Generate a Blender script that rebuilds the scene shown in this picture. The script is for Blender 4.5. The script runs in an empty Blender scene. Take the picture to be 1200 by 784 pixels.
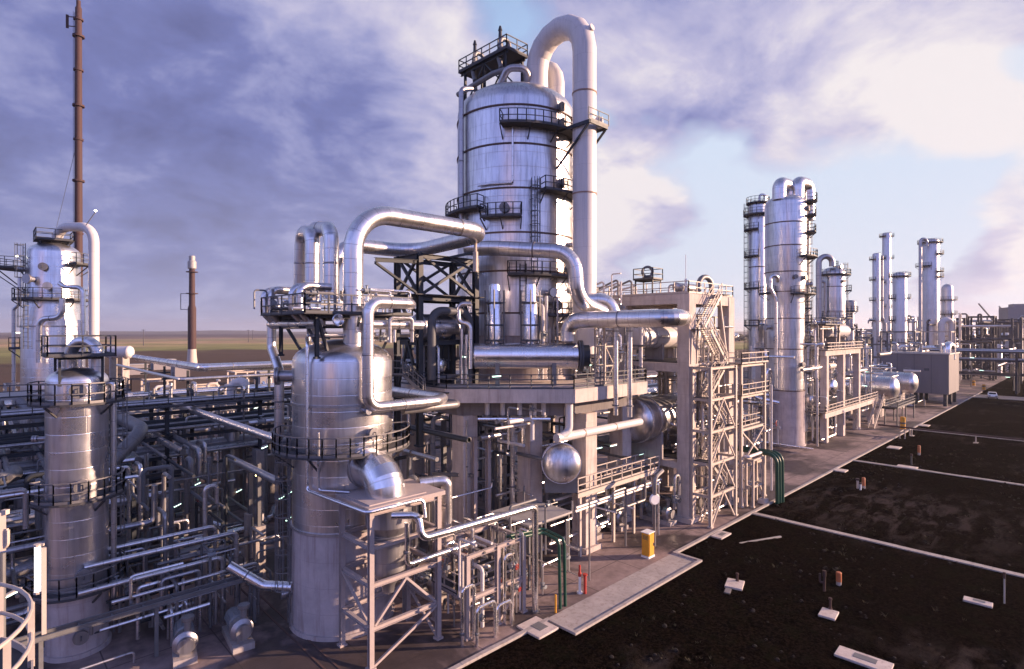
import bpy, math, random
from mathutils import Vector, Matrix
random.seed(7)
SC = bpy.context.scene
COL = SC.collection
R = math.radians
PI = math.pi
H = 18.0          # camera height in metres
F = 660.0         # focal length in photograph pixels (1200 wide)
CU, CV = 0.7207, 0.6932
# world axes: x runs along the kerb to the right-hand vanishing point, y runs to the left-hand one

def cam2w(X, d): return (CU * X + CV * d, -CV * X + CU * d)
def P(px, py, d):
    X = (px - 600) / F * d
    a, b = cam2w(X, d)
    return (a, b, H - (py - 388) / F * d)
def G(px, py, z=0.0):
    return P(px, py, (H - z) * F / (py - 388))
def PA(px, py, a):
    k = (px - 600) / F
    return P(px, py, a / (CU * k + CV))
def PB(px, py, b):
    k = (px - 600) / F
    return P(px, py, b / (CU - CV * k))
def vdir(ang):
    """unit direction: 0 = to the right of the picture, -90 = towards the camera"""
    return cam2w(math.cos(R(ang)), math.sin(R(ang)))
def wang(ang):
    x, y = vdir(ang)
    return math.atan2(y, x)

# ---------------------------------------------------------------- mesh builder
class MB:
    def __init__(s): s.v = []; s.f = []; s.s = []; s.t = []
    def add(s, vs, fs, ss=None, ts=None):
        o = len(s.v)
        s.v += [tuple(p) for p in vs]
        s.f += [tuple(i + o for i in f) for f in fs]
        s.s += ss if ss else [p[2] for p in vs]
        s.t += ts if ts else [0.3] * len(vs)
        return s
    def box(s, x0, x1, y0, y1, z0, z1):
        v = [(x0,y0,z0),(x1,y0,z0),(x1,y1,z0),(x0,y1,z0),(x0,y0,z1),(x1,y0,z1),(x1,y1,z1),(x0,y1,z1)]
        return s.add(v, [(0,3,2,1),(4,5,6,7),(0,1,5,4),(1,2,6,5),(2,3,7,6),(3,0,4,7)])
    def obox(s, c, sx, sy, sz, rz=0.0):
        cz, sn = math.cos(rz), math.sin(rz)
        v = []
        for z in (-sz/2, sz/2):
            for x, y in ((-sx/2,-sy/2),(sx/2,-sy/2),(sx/2,sy/2),(-sx/2,sy/2)):
                v.append((c[0]+x*cz-y*sn, c[1]+x*sn+y*cz, c[2]+z))
        return s.add(v, [(0,3,2,1),(4,5,6,7),(0,1,5,4),(1,2,6,5),(2,3,7,6),(3,0,4,7)])
    def frame(s, p0, p1):
        p0, p1 = Vector(p0), Vector(p1)
        d = (p1 - p0)
        L = d.length
        d = d / L if L > 1e-9 else Vector((0,0,1))
        up = Vector((0,0,1)) if abs(d.z) < .95 else Vector((0,1,0))
        x = d.cross(up).normalized(); y = x.cross(d).normalized()
        return p0, p1, d, x, y, L
    def beam(s, p0, p1, w, h=None):
        h = h or w
        p0, p1, d, x, y, L = s.frame(p0, p1)
        q = [(-w/2,-h/2),(w/2,-h/2),(w/2,h/2),(-w/2,h/2)]
        v = [p0 + x*i + y*j for i, j in q] + [p1 + x*i + y*j for i, j in q]
        return s.add(v, [(0,1,2,3),(7,6,5,4),(0,4,5,1),(1,5,6,2),(2,6,7,3),(3,7,4,0)])
    def hbeam(s, p0, p1, w, h=None, t=None):
        """rolled steel H section"""
        h = h or w; t = t or max(.02, w*.12)
        p0, p1, d, x, y, L = s.frame(p0, p1)
        a, b, c = w/2, h/2, t/2
        q = [(-a,-b),(a,-b),(a,-b+t),(c,-b+t),(c,b-t),(a,b-t),(a,b),(-a,b),(-a,b-t),(-c,b-t),(-c,-b+t),(-a,-b+t)]
        n = len(q)
        v = [p0 + x*i + y*j for i, j in q] + [p1 + x*i + y*j for i, j in q]
        fs = [(i, i+n, (i+1) % n + n, (i+1) % n) for i in range(n)]
        fs += [(0,1,2,11),(3,4,9,10)[:4],(5,6,7,8)]
        fs += [(n+11,n+2,n+1,n),(n+10,n+9,n+4,n+3),(n+8,n+7,n+6,n+5)]
        return s.add(v, fs)
    def rounded(s, pts, bend, nb):
        pts = [Vector(p) for p in pts]
        out = [pts[0]]
        for i in range(1, len(pts)-1):
            a, b, c = pts[i-1], pts[i], pts[i+1]
            u = (a-b); w = (c-b)
            lu, lw = u.length, w.length
            u = u / lu; w = w / lw
            cs = max(-1, min(1, u.dot(w)))
            th = math.acos(cs)
            if th > PI - .02: continue
            k = bend / math.tan(th/2)
            k = min(k, lu*.49 if i > 1 else lu*.98, lw*.49 if i < len(pts)-2 else lw*.98)
            r = k * math.tan(th/2)
            cen = b + (u + w).normalized() * (r / math.sin(th/2))
            s0 = b + u*k - cen; s1 = b + w*k - cen
            tot = PI - th
            ax = s0.cross(s1).normalized()
            n = max(2, int(nb * tot / (PI/2) + .5))
            for j in range(n+1):
                out.append(cen + Matrix.Rotation(tot*j/n, 3, ax) @ s0)
        out.append(pts[-1])
        res = [out[0]]
        for p in out[1:]:
            if (p - res[-1]).length > 1e-4: res.append(p)
        return res
    def tube(s, pts, r, seg=12, bend=None, nb=6, caps=True, r1=None):
        pts = s.rounded(pts, bend if bend is not None else r*2.2, nb) if len(pts) > 2 else [Vector(p) for p in pts]
        n = len(pts)
        tan = []
        for i in range(n):
            a = pts[max(0, i-1)]; b = pts[min(n-1, i+1)]
            t = (pts[i]-a).normalized() + (b-pts[i]).normalized() if 0 < i < n-1 else b - a
            tan.append(t.normalized())
        t0 = tan[0]
        up = Vector((0,0,1)) if abs(t0.z) < .9 else Vector((CV,CU,0))
        x = t0.cross(up).normalized()
        v = []; ss = []; ts = []; acc = 0
        for i in range(n):
            if i:
                acc += (pts[i]-pts[i-1]).length
                q = tan[i-1].rotation_difference(tan[i]); x = q @ x
            x = (x - tan[i]*x.dot(tan[i])).normalized()
            y = tan[i].cross(x)
            k = 1.0
            if 0 < i < n-1:
                cs = (pts[i]-pts[i-1]).normalized().dot((pts[i+1]-pts[i]).normalized())
                k = 1/ math.sqrt(max(.5, (1+cs)/2))
            rr = r if r1 is None else r + (r1-r)*i/(n-1)
            for j in range(seg):
                an = 2*PI*j/seg
                v.append(pts[i] + x*(rr*math.cos(an)) + y*(rr*math.sin(an)))
                ss.append(acc); ts.append(abs(an-PI)/PI)
        fs = []
        for i in range(n-1):
            for j in range(seg):
                j2 = (j+1) % seg
                fs.append((i*seg+j, i*seg+j2, (i+1)*seg+j2, (i+1)*seg+j))
        if caps:
            fs.append(tuple(range(seg-1, -1, -1)))
            fs.append(tuple(range((n-1)*seg, n*seg)))
        return s.add(v, fs, ss, ts)
    def cyl(s, p0, p1, r, seg=12, r1=None, caps=True):
        return s.tube([p0, p1], r, seg, caps=caps, r1=r1)
    def lathe(s, prof, c=(0,0,0), seg=32, axis=(0,0,1)):
        ax = Vector(axis).normalized(); c = Vector(c)
        up = Vector((0,0,1)) if abs(ax.z) < .9 else Vector((CV,CU,0))
        x = up.cross(ax).normalized() if abs(ax.z) < .9 else (up - ax*up.dot(ax)).normalized()
        y = ax.cross(x)
        v = []; ss = []; ts = []; rows = []; acc = 0
        for k, (r, z) in enumerate(prof):
            if k: acc += math.hypot(r-prof[k-1][0], z-prof[k-1][1])
            if r < 1e-6:
                rows.append([len(v)]); v.append(c + ax*z); ss.append(z); ts.append(.5)
            else:
                row = []
                for j in range(seg):
                    an = 2*PI*j/seg
                    row.append(len(v)); v.append(c + ax*z + x*(r*math.cos(an)) + y*(r*math.sin(an)))
                    ss.append(z); ts.append(abs(an-PI)/PI)
                rows.append(row)
        fs = []
        for a, b in zip(rows, rows[1:]):
            if len(a) == 1 and len(b) == 1: continue
            for j in range(seg):
                j2 = (j+1) % seg
                if len(a) == 1: fs.append((a[0], b[j2], b[j]))
                elif len(b) == 1: fs.append((a[j], a[j2], b[0]))
                else: fs.append((a[j], a[j2], b[j2], b[j]))
        return s.add(v, fs, ss, ts)
    def sector(s, c, r0, r1, z0, z1, a0, a1, n=None):
        """ring sector; angles in world radians"""
        full = abs(a1-a0) > 2*PI - .01
        n = n or max(4, int(abs(a1-a0)*r1/.45))
        n = min(n, 56)
        v = []
        for i in range(n if full else n+1):
            a = a0 + (a1-a0)*i/n
            ca, sa = math.cos(a), math.sin(a)
            v += [(c[0]+r0*ca,c[1]+r0*sa,c[2]+z0),(c[0]+r1*ca,c[1]+r1*sa,c[2]+z0),(c[0]+r1*ca,c[1]+r1*sa,c[2]+z1),(c[0]+r0*ca,c[1]+r0*sa,c[2]+z1)]
        m = n if full else n+1
        fs = []
        for i in range(n):
            a = i*4; b = ((i+1) % m)*4
            for j in range(4):
                fs.append((a+j, b+j, b+(j+1) % 4, a+(j+1) % 4))
        if not full: fs += [(0,3,2,1)[::-1], tuple((m-1)*4+k for k in (0,3,2,1))]
        return s.add(v, fs)
    def prism(s, poly, z0, z1):
        n = len(poly)
        v = [(p[0],p[1],z0) for p in poly] + [(p[0],p[1],z1) for p in poly]
        return s.add(v, [tuple(range(n-1,-1,-1)), tuple(range(n, 2*n))] + [(i,(i+1) % n,(i+1) % n+n,i+n) for i in range(n)])
    def rail(s, pts, h=1.05, mids=2, sp=1.3, r=.03, toe=True, z=None):
        """handrail with posts along a polyline of floor points"""
        pts = [Vector(p) for p in pts]
        for k in range(1, mids+1):
            hh = h*k/mids
            for a, b in zip(pts, pts[1:]):
                s.beam(a+Vector((0,0,hh)), b+Vector((0,0,hh)), r*2)
        for a, b in zip(pts, pts[1:]):
            L = (b-a).length; n = max(1, round(L/sp))
            for i in range(n+1):
                p = a.lerp(b, i/n)
                s.beam(p, p+Vector((0,0,h)), r*2)
            if toe: s.beam(a+Vector((0,0,.07)), b+Vector((0,0,.07)), .02, .14)
        return s
    def ladder(s, p0, z1, nx, ny, w=.55):
        """vertical ladder; n = outward direction"""
        x, y, z0 = p0
        tx, ty = -ny, nx
        for k in (-w/2, w/2):
            s.beam((x+tx*k, y+ty*k, z0), (x+tx*k, y+ty*k, z1), .07)
        n = int((z1-z0)/.45)
        for i in range(n):
            z = z0 + .3 + i*.45
            s.beam((x-tx*w/2, y-ty*w/2, z), (x+tx*w/2, y+ty*w/2, z), .04)
        return s
    def cage(s, p0, z1, nx, ny, rad=.45):
        x, y, z0 = p0
        tx, ty = -ny, nx
        arcs = []
        for i in range(7):
            a = R(-90 + 30*i)
            arcs.append((x + nx*(.05+rad*1.6*math.cos(a)) + tx*rad*math.sin(a), y + ny*(.05+rad*1.6*math.cos(a)) + ty*rad*math.sin(a)))
        z = z0 + 2.2
        while z < z1 + 1.0:
            for a, b in zip(arcs, arcs[1:]): s.beam((a[0],a[1],z), (b[0],b[1],z), .05)
            z += 1.1
        for a in arcs[1:-1]:
            s.beam((a[0],a[1],z0+2.2), (a[0],a[1],z1+1.0), .035)
        return s
    def build(s, name, mat, parent=None, smooth=True, bevel=0, sharp=33):
        me = bpy.data.meshes.new(name)
        off = Vector((0,0,0))
        if parent is not None:
            p = parent
            while p: off = off + p.location; p = p.parent
        else:
            off = Vector((sum(p[0] for p in s.v)/len(s.v), sum(p[1] for p in s.v)/len(s.v), min(p[2] for p in s.v)))
        me.from_pydata([(p[0]-off.x, p[1]-off.y, p[2]-off.z) for p in s.v], [], s.f)
        at = me.attributes.new('s', 'FLOAT', 'POINT'); at.data.foreach_set('value', s.s)
        at = me.attributes.new('t', 'FLOAT', 'POINT'); at.data.foreach_set('value', s.t)
        if smooth:
            me.shade_smooth(); me.set_sharp_from_angle(angle=R(sharp))
        me.materials.append(M[mat] if isinstance(mat, str) else mat)
        o = bpy.data.objects.new(name, me); COL.objects.link(o)
        if parent is not None: o.parent = parent
        else: o.location = off
        if bevel:
            m = o.modifiers.new('bevel', 'BEVEL'); m.width = bevel; m.segments = 2; m.limit_method = 'ANGLE'
        return o

def tag(o, label=None, cat=None, group=None, kind=None):
    if label: o['label'] = label
    if cat: o['category'] = cat
    if group: o['group'] = group
    if kind: o['kind'] = kind
    return o
def thing(name, label, cat, loc, group=None, rz=0.0):
    o = bpy.data.objects.new(name, None); o.empty_display_size = .3
    COL.objects.link(o); o.location = loc; o.rotation_euler = (0,0,rz)
    return tag(o, label, cat, group)
def dup(root, loc, rz=0.0, label=None, group=None):
    c = root.copy(); COL.objects.link(c); c.location = loc; c.rotation_euler = (0,0,rz)
    if label: c['label'] = label
    if group: c['group'] = group
    for ch in root.children:
        k = ch.copy(); COL.objects.link(k); k.parent = c
        for g in ch.children:
            q = g.copy(); COL.objects.link(q); q.parent = k
    return c
EXPO = 1.5
EK = 2.0 ** -EXPO      # emitted light is given for exposure 0 and scaled down by it
SUN_E, SUN_AZ = 4.1, 5
SKY_K = .13
SKY_TINT = (1.25, 1.05, 1.0)
CLOUD = [(.0,(.15,.165,.36)), (.25,(.20,.225,.49)), (.45,(.35,.365,.63)), (.66,(.56,.54,.74)), (.95,(.90,.84,.86))]
SKY_DENS = [  # px, py, radius px, weight
 (250,230,460,.42),(60,120,320,.2),(480,190,220,.20),(720,80,220,.24),(740,235,110,.46),(1010,165,130,.34),(920,205,80,.2),
 (1140,125,110,.36),(1060,30,200,.30),(510,100,120,.28),(640,150,60,-.1),(585,25,90,-.42),(690,165,45,-.35),(830,185,70,-.25),
 (1165,78,60,-.55),(1100,195,60,-.25),(860,60,130,.22),(1180,268,80,.36),(960,285,160,-.5),(830,300,90,-.35),(1000,250,420,-.2),(1150,335,50,.25),(230,60,60,-.1)]
SKY_BRI = [
 (200,250,380,-.20),(60,240,240,-.06),(430,150,200,.10),(515,95,110,.40),(740,225,110,.56),(700,280,80,.28),(800,120,160,.08),(770,275,60,-.2),
 (1000,175,130,.36),(1130,130,110,.36),(1060,30,200,.34),(760,40,170,.10),(1190,260,120,.30),(30,150,130,.08),(200,90,150,.04),(150,340,200,.16),
 (1250,330,420,.10),(560,300,160,.10),(1500,300,500,.3),(1150,335,60,-.3)]
SKY_CAP = (.66,.76,.93)
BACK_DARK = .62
BACK_GLOW_COL = (1.5,.85,.68)

# fill light added to unseen sky behind camera: darker at the horizon and overhead
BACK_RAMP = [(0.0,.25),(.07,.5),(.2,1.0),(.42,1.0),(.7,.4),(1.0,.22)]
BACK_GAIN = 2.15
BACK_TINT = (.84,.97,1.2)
HAZE = .00011
# ---------------------------------------------------------------- materials
M = {}
class NT:
    def __init__(s, mat):
        s.t = mat.node_tree; s.n = s.t.nodes; s.l = s.t.links
    def new(s, ty, ins=None, **kw):
        n = s.n.new(ty)
        for k, v in kw.items(): setattr(n, k, v)
        for k, v in (ins or {}).items():
            if hasattr(v, 'is_output') or isinstance(v, bpy.types.NodeSocket): s.l.new(v, n.inputs[k])
            else: n.inputs[k].default_value = v
        return n
    def math(s, op, a, b=None, c=None, clamp=False):
        ins = {0: a}
        if b is not None: ins[1] = b
        if c is not None: ins[2] = c
        n = s.new('ShaderNodeMath', ins, operation=op); n.use_clamp = clamp
        return n.outputs[0]
    def mix(s, f, a, b, mode='MIX'):
        n = s.n.new('ShaderNodeMix'); n.data_type = 'RGBA'; n.blend_type = mode
        for i, v in ((0, f), (6, a), (7, b)):
            if isinstance(v, bpy.types.NodeSocket): s.l.new(v, n.inputs[i])
            else: n.inputs[i].default_value = (v if i == 0 else (tuple(v) + (1,))[:4])
        return n.outputs[2]
    def ramp(s, f, stops):
        n = s.n.new('ShaderNodeValToRGB'); s.l.new(f, n.inputs[0])
        e = n.color_ramp.elements
        while len(e) < len(stops): e.new(.5)
        for k, (p, c) in enumerate(stops):
            e[k].position = p; e[k].color = (c, c, c, 1) if isinstance(c, (int, float)) else tuple(c) + (1,)
        return n.outputs[0]
    def noise(s, vec, scale, detail=4, rough=.55, dist=0.0):
        n = s.new('ShaderNodeTexNoise', {'Scale': scale, 'Detail': detail, 'Roughness': rough, 'Distortion': dist})
        if vec is not None: s.l.new(vec, n.inputs['Vector'])
        return n.outputs['Fac']
def newmat(name):
    m = bpy.data.materials.new(name); m.use_nodes = True
    M[name] = m
    nt = NT(m); b = m.node_tree.nodes['Principled BSDF']
    return nt, b
def geo(nt): return nt.new('ShaderNodeNewGeometry').outputs['Position']
def objco(nt): return nt.new('ShaderNodeTexCoord').outputs['Object']
def mapv(nt, vec, sc):
    return nt.new('ShaderNodeMapping', {'Vector': vec, 'Scale': sc}).outputs[0]

def cladding(name, col, rough, sheet=1.0, nt_=8, metal=1.0, jitter=.18, stain=.25, seam=.5, grain=.05):
    nt, b = newmat(name)
    s = nt.new('ShaderNodeAttribute', attribute_name='s').outputs['Fac']
    t = nt.new('ShaderNodeAttribute', attribute_name='t').outputs['Fac']
    u = nt.math('DIVIDE', s, sheet)
    row = nt.math('FLOOR', u)
    fr = nt.math('FRACT', u)
    wr = nt.new('ShaderNodeTexWhiteNoise', {'W': row}, noise_dimensions='1D').outputs['Value']
    tv = nt.math('ADD', nt.math('MULTIPLY', t, nt_), nt.math('MULTIPLY', wr, 3.0))
    cell = nt.math('FLOOR', tv); ft = nt.math('FRACT', tv)
    wn = nt.new('ShaderNodeTexWhiteNoise', {'W': nt.math('ADD', nt.math('MULTIPLY', row, 17.3), cell)}, noise_dimensions='1D').outputs['Value']
    line = nt.math('MINIMUM', nt.math('MULTIPLY', nt.math('MINIMUM', fr, nt.math('SUBTRACT', 1.0, fr)), sheet/.03), nt.math('MULTIPLY', nt.math('MINIMUM', ft, nt.math('SUBTRACT', 1.0, ft)), 60.0), clamp=True)
    pos = objco(nt)
    n1 = nt.noise(pos, .9, 3, .5)
    n2 = nt.noise(mapv(nt, pos, (3.0,3.0,.25)), 1.6, 4, .6)
    v = nt.math('ADD', nt.math('MULTIPLY', wn, jitter), 1.0 - jitter*.5)
    v = nt.math('MULTIPLY', v, nt.math('ADD', nt.math('MULTIPLY', nt.ramp(n2, [(.3, 1-stain), (.55, 1.0)]), .85), .15))
    v = nt.math('MULTIPLY', v, nt.math('ADD', nt.math('MULTIPLY', line, seam), 1-seam))
    vm = nt.new('ShaderNodeVectorMath', {0: col, 'Scale': v}, operation='SCALE').outputs[0]
    nt.l.new(vm, b.inputs['Base Color'])
    b.inputs['Metallic'].default_value = metal
    rr = nt.math('ADD', rough, nt.math('ADD', nt.math('MULTIPLY', nt.math('SUBTRACT', n1, .5), .22), nt.math('MULTIPLY', nt.math('SUBTRACT', wn, .5), .05)), clamp=True)
    nt.l.new(rr, b.inputs['Roughness'])
    hgt = nt.math('ADD', nt.math('MULTIPLY', line, .5), nt.math('ADD', nt.math('MULTIPLY', wn, .1), nt.math('MULTIPLY', n1, .55)))
    bp = nt.new('ShaderNodeBump', {'Strength': .35, 'Distance': grain, 'Height': hgt})
    nt.l.new(bp.outputs[0], b.inputs['Normal'])
def plain(name, col, rough=.6, metal=0.0, var=.25, scale=2.0, bump=0.0, spec=.4):
    nt, b = newmat(name)
    pos = objco(nt)
    n = nt.noise(pos, scale, 5, .62)
    n2 = nt.noise(pos, scale*7, 3, .6)
    v = nt.math('ADD', nt.math('MULTIPLY', nt.math('ADD', nt.math('MULTIPLY', n, .7), nt.math('MULTIPLY', n2, .3)), var*2.4), 1-var*1.2)
    vm = nt.new('ShaderNodeVectorMath', {0: col, 'Scale': v}, operation='SCALE').outputs[0]
    nt.l.new(vm, b.inputs['Base Color'])
    b.inputs['Metallic'].default_value = metal
    b.inputs['Specular IOR Level'].default_value = spec
    nt.l.new(nt.math('ADD', rough-.1, nt.math('MULTIPLY', n, .2), clamp=True), b.inputs['Roughness'])
    if bump:
        bp = nt.new('ShaderNodeBump', {'Strength': .5, 'Distance': bump, 'Height': n2})
        nt.l.new(bp.outputs[0], b.inputs['Normal'])
def concrete(name, col, rust=.0):
    nt, b = newmat(name)
    pos = objco(nt)
    n = nt.noise(pos, .7, 6, .65); n2 = nt.noise(mapv(nt, pos, (2.5,2.5,.22)), 1.3, 4, .6)
    n3 = nt.noise(pos, 14, 3, .6)
    c = nt.mix(nt.ramp(n, [(.3, 0), (.7, 1)]), tuple(x*.78 for x in col), tuple(min(1, x*1.12) for x in col))
    c = nt.mix(nt.ramp(n2, [(.5, 0), (.74, .6)]), c, (col[0]*.5, col[1]*.4, col[2]*.38))
    sep = nt.new('ShaderNodeSeparateXYZ', {0: pos}).outputs[2]
    fz = nt.math('FRACT', nt.math('DIVIDE', sep, 1.5))
    ln = nt.math('LESS_THAN', fz, .018)
    c = nt.mix(nt.math('MULTIPLY', ln, .35), c, tuple(x*.5 for x in col))
    nt.l.new(c, b.inputs['Base Color'])
    b.inputs['Roughness'].default_value = .85; b.inputs['Specular IOR Level'].default_value = .25
    bp = nt.new('ShaderNodeBump', {'Strength': .4, 'Distance': .02, 'Height': nt.math('ADD', n3, n)})
    nt.l.new(bp.outputs[0], b.inputs['Normal'])
def lamp(name, col, st):
    nt, b = newmat(name)
    b.inputs['Base Color'].default_value = (.8,.8,.8,1)
    b.inputs['Emission Color'].default_value = col + (1,)
    b.inputs['Emission Strength'].default_value = st * EK

cladding('alu', (.68,.665,.68), .31, .95, 2, metal=.93, jitter=.13, stain=.24, seam=-.22, grain=.03)
cladding('alu_pipe', (.69,.675,.685), .31, .85, 1, metal=.94, jitter=.07, stain=.2, seam=.4, grain=.02)
cladding('alu_tall', (.63,.62,.635), .33, 1.3, 4, metal=.92, jitter=.13, stain=.4, seam=.16, grain=.03)
cladding('alu_dull', (.42,.41,.425), .40, 1.0, 6, metal=.85, jitter=.1, stain=.25, seam=.35, grain=.02)
cladding('alu_bright', (.80,.79,.80), .24, 1.0, 4, metal=.95, jitter=.06, stain=.1, seam=.25, grain=.015)
cladding('alu_far', (.62,.61,.63), .48, 1.6, 6, metal=.85, jitter=.1, stain=.2, seam=.25, grain=.02)
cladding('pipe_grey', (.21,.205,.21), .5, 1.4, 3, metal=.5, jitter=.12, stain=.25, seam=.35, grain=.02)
cladding('duct_white', (.60,.565,.55), .42, 2.4, 3, metal=0.0, jitter=.05, stain=.14, seam=.22, grain=.01)
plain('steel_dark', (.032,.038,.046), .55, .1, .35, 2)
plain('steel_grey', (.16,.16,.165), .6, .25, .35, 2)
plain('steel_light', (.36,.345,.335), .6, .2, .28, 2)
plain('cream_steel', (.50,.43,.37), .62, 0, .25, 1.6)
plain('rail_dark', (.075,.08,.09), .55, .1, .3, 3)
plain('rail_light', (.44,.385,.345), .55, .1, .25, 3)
plain('grating', (.06,.06,.065), .75, .2, .4, 6)
plain('rust_brown', (.06,.031,.03), .75, 0, .45, 1.2)
plain('band_grey', (.2,.19,.2), .5, .6, .2, 2)
plain('band_rust', (.30,.20,.16), .7, 0, .3, 2)
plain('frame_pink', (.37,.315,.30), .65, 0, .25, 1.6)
plain('brace_grey', (.21,.19,.195), .6, .1, .25, 2)
plain('soil_clod', (.016,.012,.0105), .95, 0, .5, 3)
plain('dry_weed', (.035,.03,.016), .9, 0, .5, 1)
plain('rail_mid', (.17,.165,.17), .5, .3, .25, 3)
plain('ring_rust', (.11,.07,.06), .7, .2, .5, 1.5)
plain('green_paint', (.008,.055,.035), .4, 0, .2, 2)
plain('yellow_paint', (.62,.30,.03), .5, 0, .2, 3)
plain('orange_paint', (.42,.13,.05), .55, 0, .2, 4)
plain('red_paint', (.42,.045,.03), .5, 0, .2, 3)
plain('white_paint', (.78,.77,.75), .5, 0, .12, 3)
plain('car_paint', (.72,.73,.75), .25, 0, .05, 3, spec=.6)
plain('blue_paint', (.10,.16,.30), .45, 0, .2, 3)
plain('black_rubber', (.02,.02,.02), .8, 0, .2, 5)
plain('motor_grey', (.22,.24,.26), .5, .1, .25, 5)
plain('building_grey', (.235,.215,.225), .75, 0, .14, .35)
plain('far_dark', (.07,.066,.075), .8, .1, .5, .3)
plain('bark', (.05,.035,.025), .9, 0, .3, 3)
nt, b = newmat('glass_dark'); b.inputs['Base Color'].default_value = (.015,.018,.022,1); b.inputs['Roughness'].default_value = .08
concrete('concrete', (.38,.345,.325))
concrete('concrete_light', (.55,.48,.435))
concrete('fireproof', (.45,.395,.39))
concrete('concrete_dark', (.20,.185,.185))
lamp('tube_lamp', (.62,1.0,.80), 4.5)
lamp('tube_lamp_near', (1.0,.96,.92), 3.2)
lamp('bulb_warm', (1.0,.62,.22), 26.0)
lamp('bulb_white', (1.0,.9,.75), 12.0)

# paving of the plant
nt, b = newmat('paving')
pos = geo(nt)
n1 = nt.noise(pos, .11, 5, .6, .6); n2 = nt.noise(pos, .9, 5, .65); n3 = nt.noise(pos, 9, 3, .6)
c = nt.mix(nt.ramp(n2, [(.3, 0), (.7, 1)]), (.16,.12,.113), (.31,.235,.22))
c = nt.mix(nt.ramp(n1, [(.47, 0), (.57, .85)]), c, (.03,.024,.025))
sx = nt.new('ShaderNodeSeparateXYZ', {0: pos})
jx = nt.math('LESS_THAN', nt.math('FRACT', nt.math('DIVIDE', sx.outputs[0], 5.2)), .014)
jy = nt.math('LESS_THAN', nt.math('FRACT', nt.math('DIVIDE', sx.outputs[1], 5.2)), .014)
c = nt.mix(nt.math('MULTIPLY', nt.math('MAXIMUM', jx, jy), .7), c, (.04,.035,.033))
nt.l.new(c, b.inputs['Base Color'])
nt.l.new(nt.ramp(n1, [(.45, .85), (.66, .42)]), b.inputs['Roughness'])
b.inputs['Specular IOR Level'].default_value = .3
bp = nt.new('ShaderNodeBump', {'Strength': .4, 'Distance': .02, 'Height': nt.math('ADD', n3, n2)}); nt.l.new(bp.outputs[0], b.inputs['Normal'])

# dark bare soil
nt, b = newmat('soil')
pos = geo(nt)
n1 = nt.noise(pos, .045, 6, .62, .8); n2 = nt.noise(pos, .6, 6, .7); n3 = nt.noise(pos, 5, 5, .7); n4 = nt.noise(mapv(nt, pos, (1,3,1)), .25, 5, .65, .5)
n5 = nt.noise(mapv(nt, pos, (.35,1.1,1)), .09, 4, .6, 1.2)
c = nt.mix(nt.ramp(n3, [(.42, 0), (.72, 1)]), (.0016,.0012,.001), (.019,.013,.0102))
c = nt.mix(nt.ramp(n2, [(.5, 0), (.7, .8)]), c, (.007,.0075,.004))
c = nt.mix(nt.ramp(n5, [(.55, 0), (.72, .7)]), c, (.011,.0085,.0075))
c = nt.mix(nt.ramp(n1, [(.55, 0), (.67, .85)]), c, nt.mix(nt.ramp(n4, [(.42, 0), (.60, 1)]), (.005,.004,.0035), (.05,.04,.037)))
# a worn pale patch of gravelly soil in the middle plot
gp = Vector(G(1045, 600))
dv = nt.new('ShaderNodeVectorMath', {0: mapv(nt, pos, (1,1,0)), 1: (gp.x,gp.y,0)}, operation='DISTANCE').outputs['Value']
pm_ = nt.math('SUBTRACT', 1.0, nt.math('DIVIDE', dv, 14.0), clamp=True)
c = nt.mix(nt.math('MULTIPLY', nt.math('MULTIPLY', pm_, 1.3, clamp=True), nt.ramp(n4, [(.46, 0), (.62, 1)])), c, (.045,.036,.034))
nt.l.new(c, b.inputs['Base Color'])
b.inputs['Roughness'].default_value = 1; b.inputs['Specular IOR Level'].default_value = 0
bp = nt.new('ShaderNodeBump', {'Strength': .9, 'Distance': .25, 'Height': nt.math('ADD', nt.math('MULTIPLY', n3, .5), n2)}); nt.l.new(bp.outputs[0], b.inputs['Normal'])

# open land to the horizon
nt, b = newmat('land')
pos = geo(nt)
n1 = nt.noise(mapv(nt, pos, (.0035,.0035,1)), 1.0, 4, .55, .4); n2 = nt.noise(pos, .02, 5, .65)
ln_ = nt.new('ShaderNodeVectorMath', {0: pos}, operation='LENGTH').outputs['Value']
dd = nt.math('DIVIDE', nt.math('ADD', ln_, nt.math('MULTIPLY', nt.math('SUBTRACT', n1, .5), 1100.0)), 2600.0)
c = nt.ramp(dd, [(.12, (.10,.07,.055)), (.19, (.11,.075,.055)), (.22, (.25,.25,.09)), (.32, (.33,.29,.12)), (.36, (.52,.36,.20)), (.43, (.36,.26,.15)), (.47, (.27,.26,.12)), (.58, (.42,.29,.19)), (.66, (.19,.14,.12)), (1.0, (.10,.08,.085))])
c = nt.mix(nt.ramp(n2, [(.4, 0), (.7, .5)]), c, (.07,.055,.035))
nt.l.new(c, b.inputs['Base Color']); b.inputs['Roughness'].default_value = .95; b.inputs['Specular IOR Level'].default_value = .05
nt, b = newmat('hill')
pos = geo(nt)
n1 = nt.noise(pos, .006, 5, .6)
c = nt.mix(nt.ramp(n1, [(.35, 0), (.65, 1)]), (.045,.035,.04), (.085,.065,.055))
nt.l.new(c, b.inputs['Base Color']); b.inputs['Roughness'].default_value = .95
nt, b = newmat('scrub')
pos = geo(nt)
n1 = nt.noise(pos, .8, 4, .6)
c = nt.mix(nt.ramp(n1, [(.35, 0), (.65, 1)]), (.03,.03,.018), (.075,.06,.035))
nt.l.new(c, b.inputs['Base Color']); b.inputs['Roughness'].default_value = .95

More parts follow.
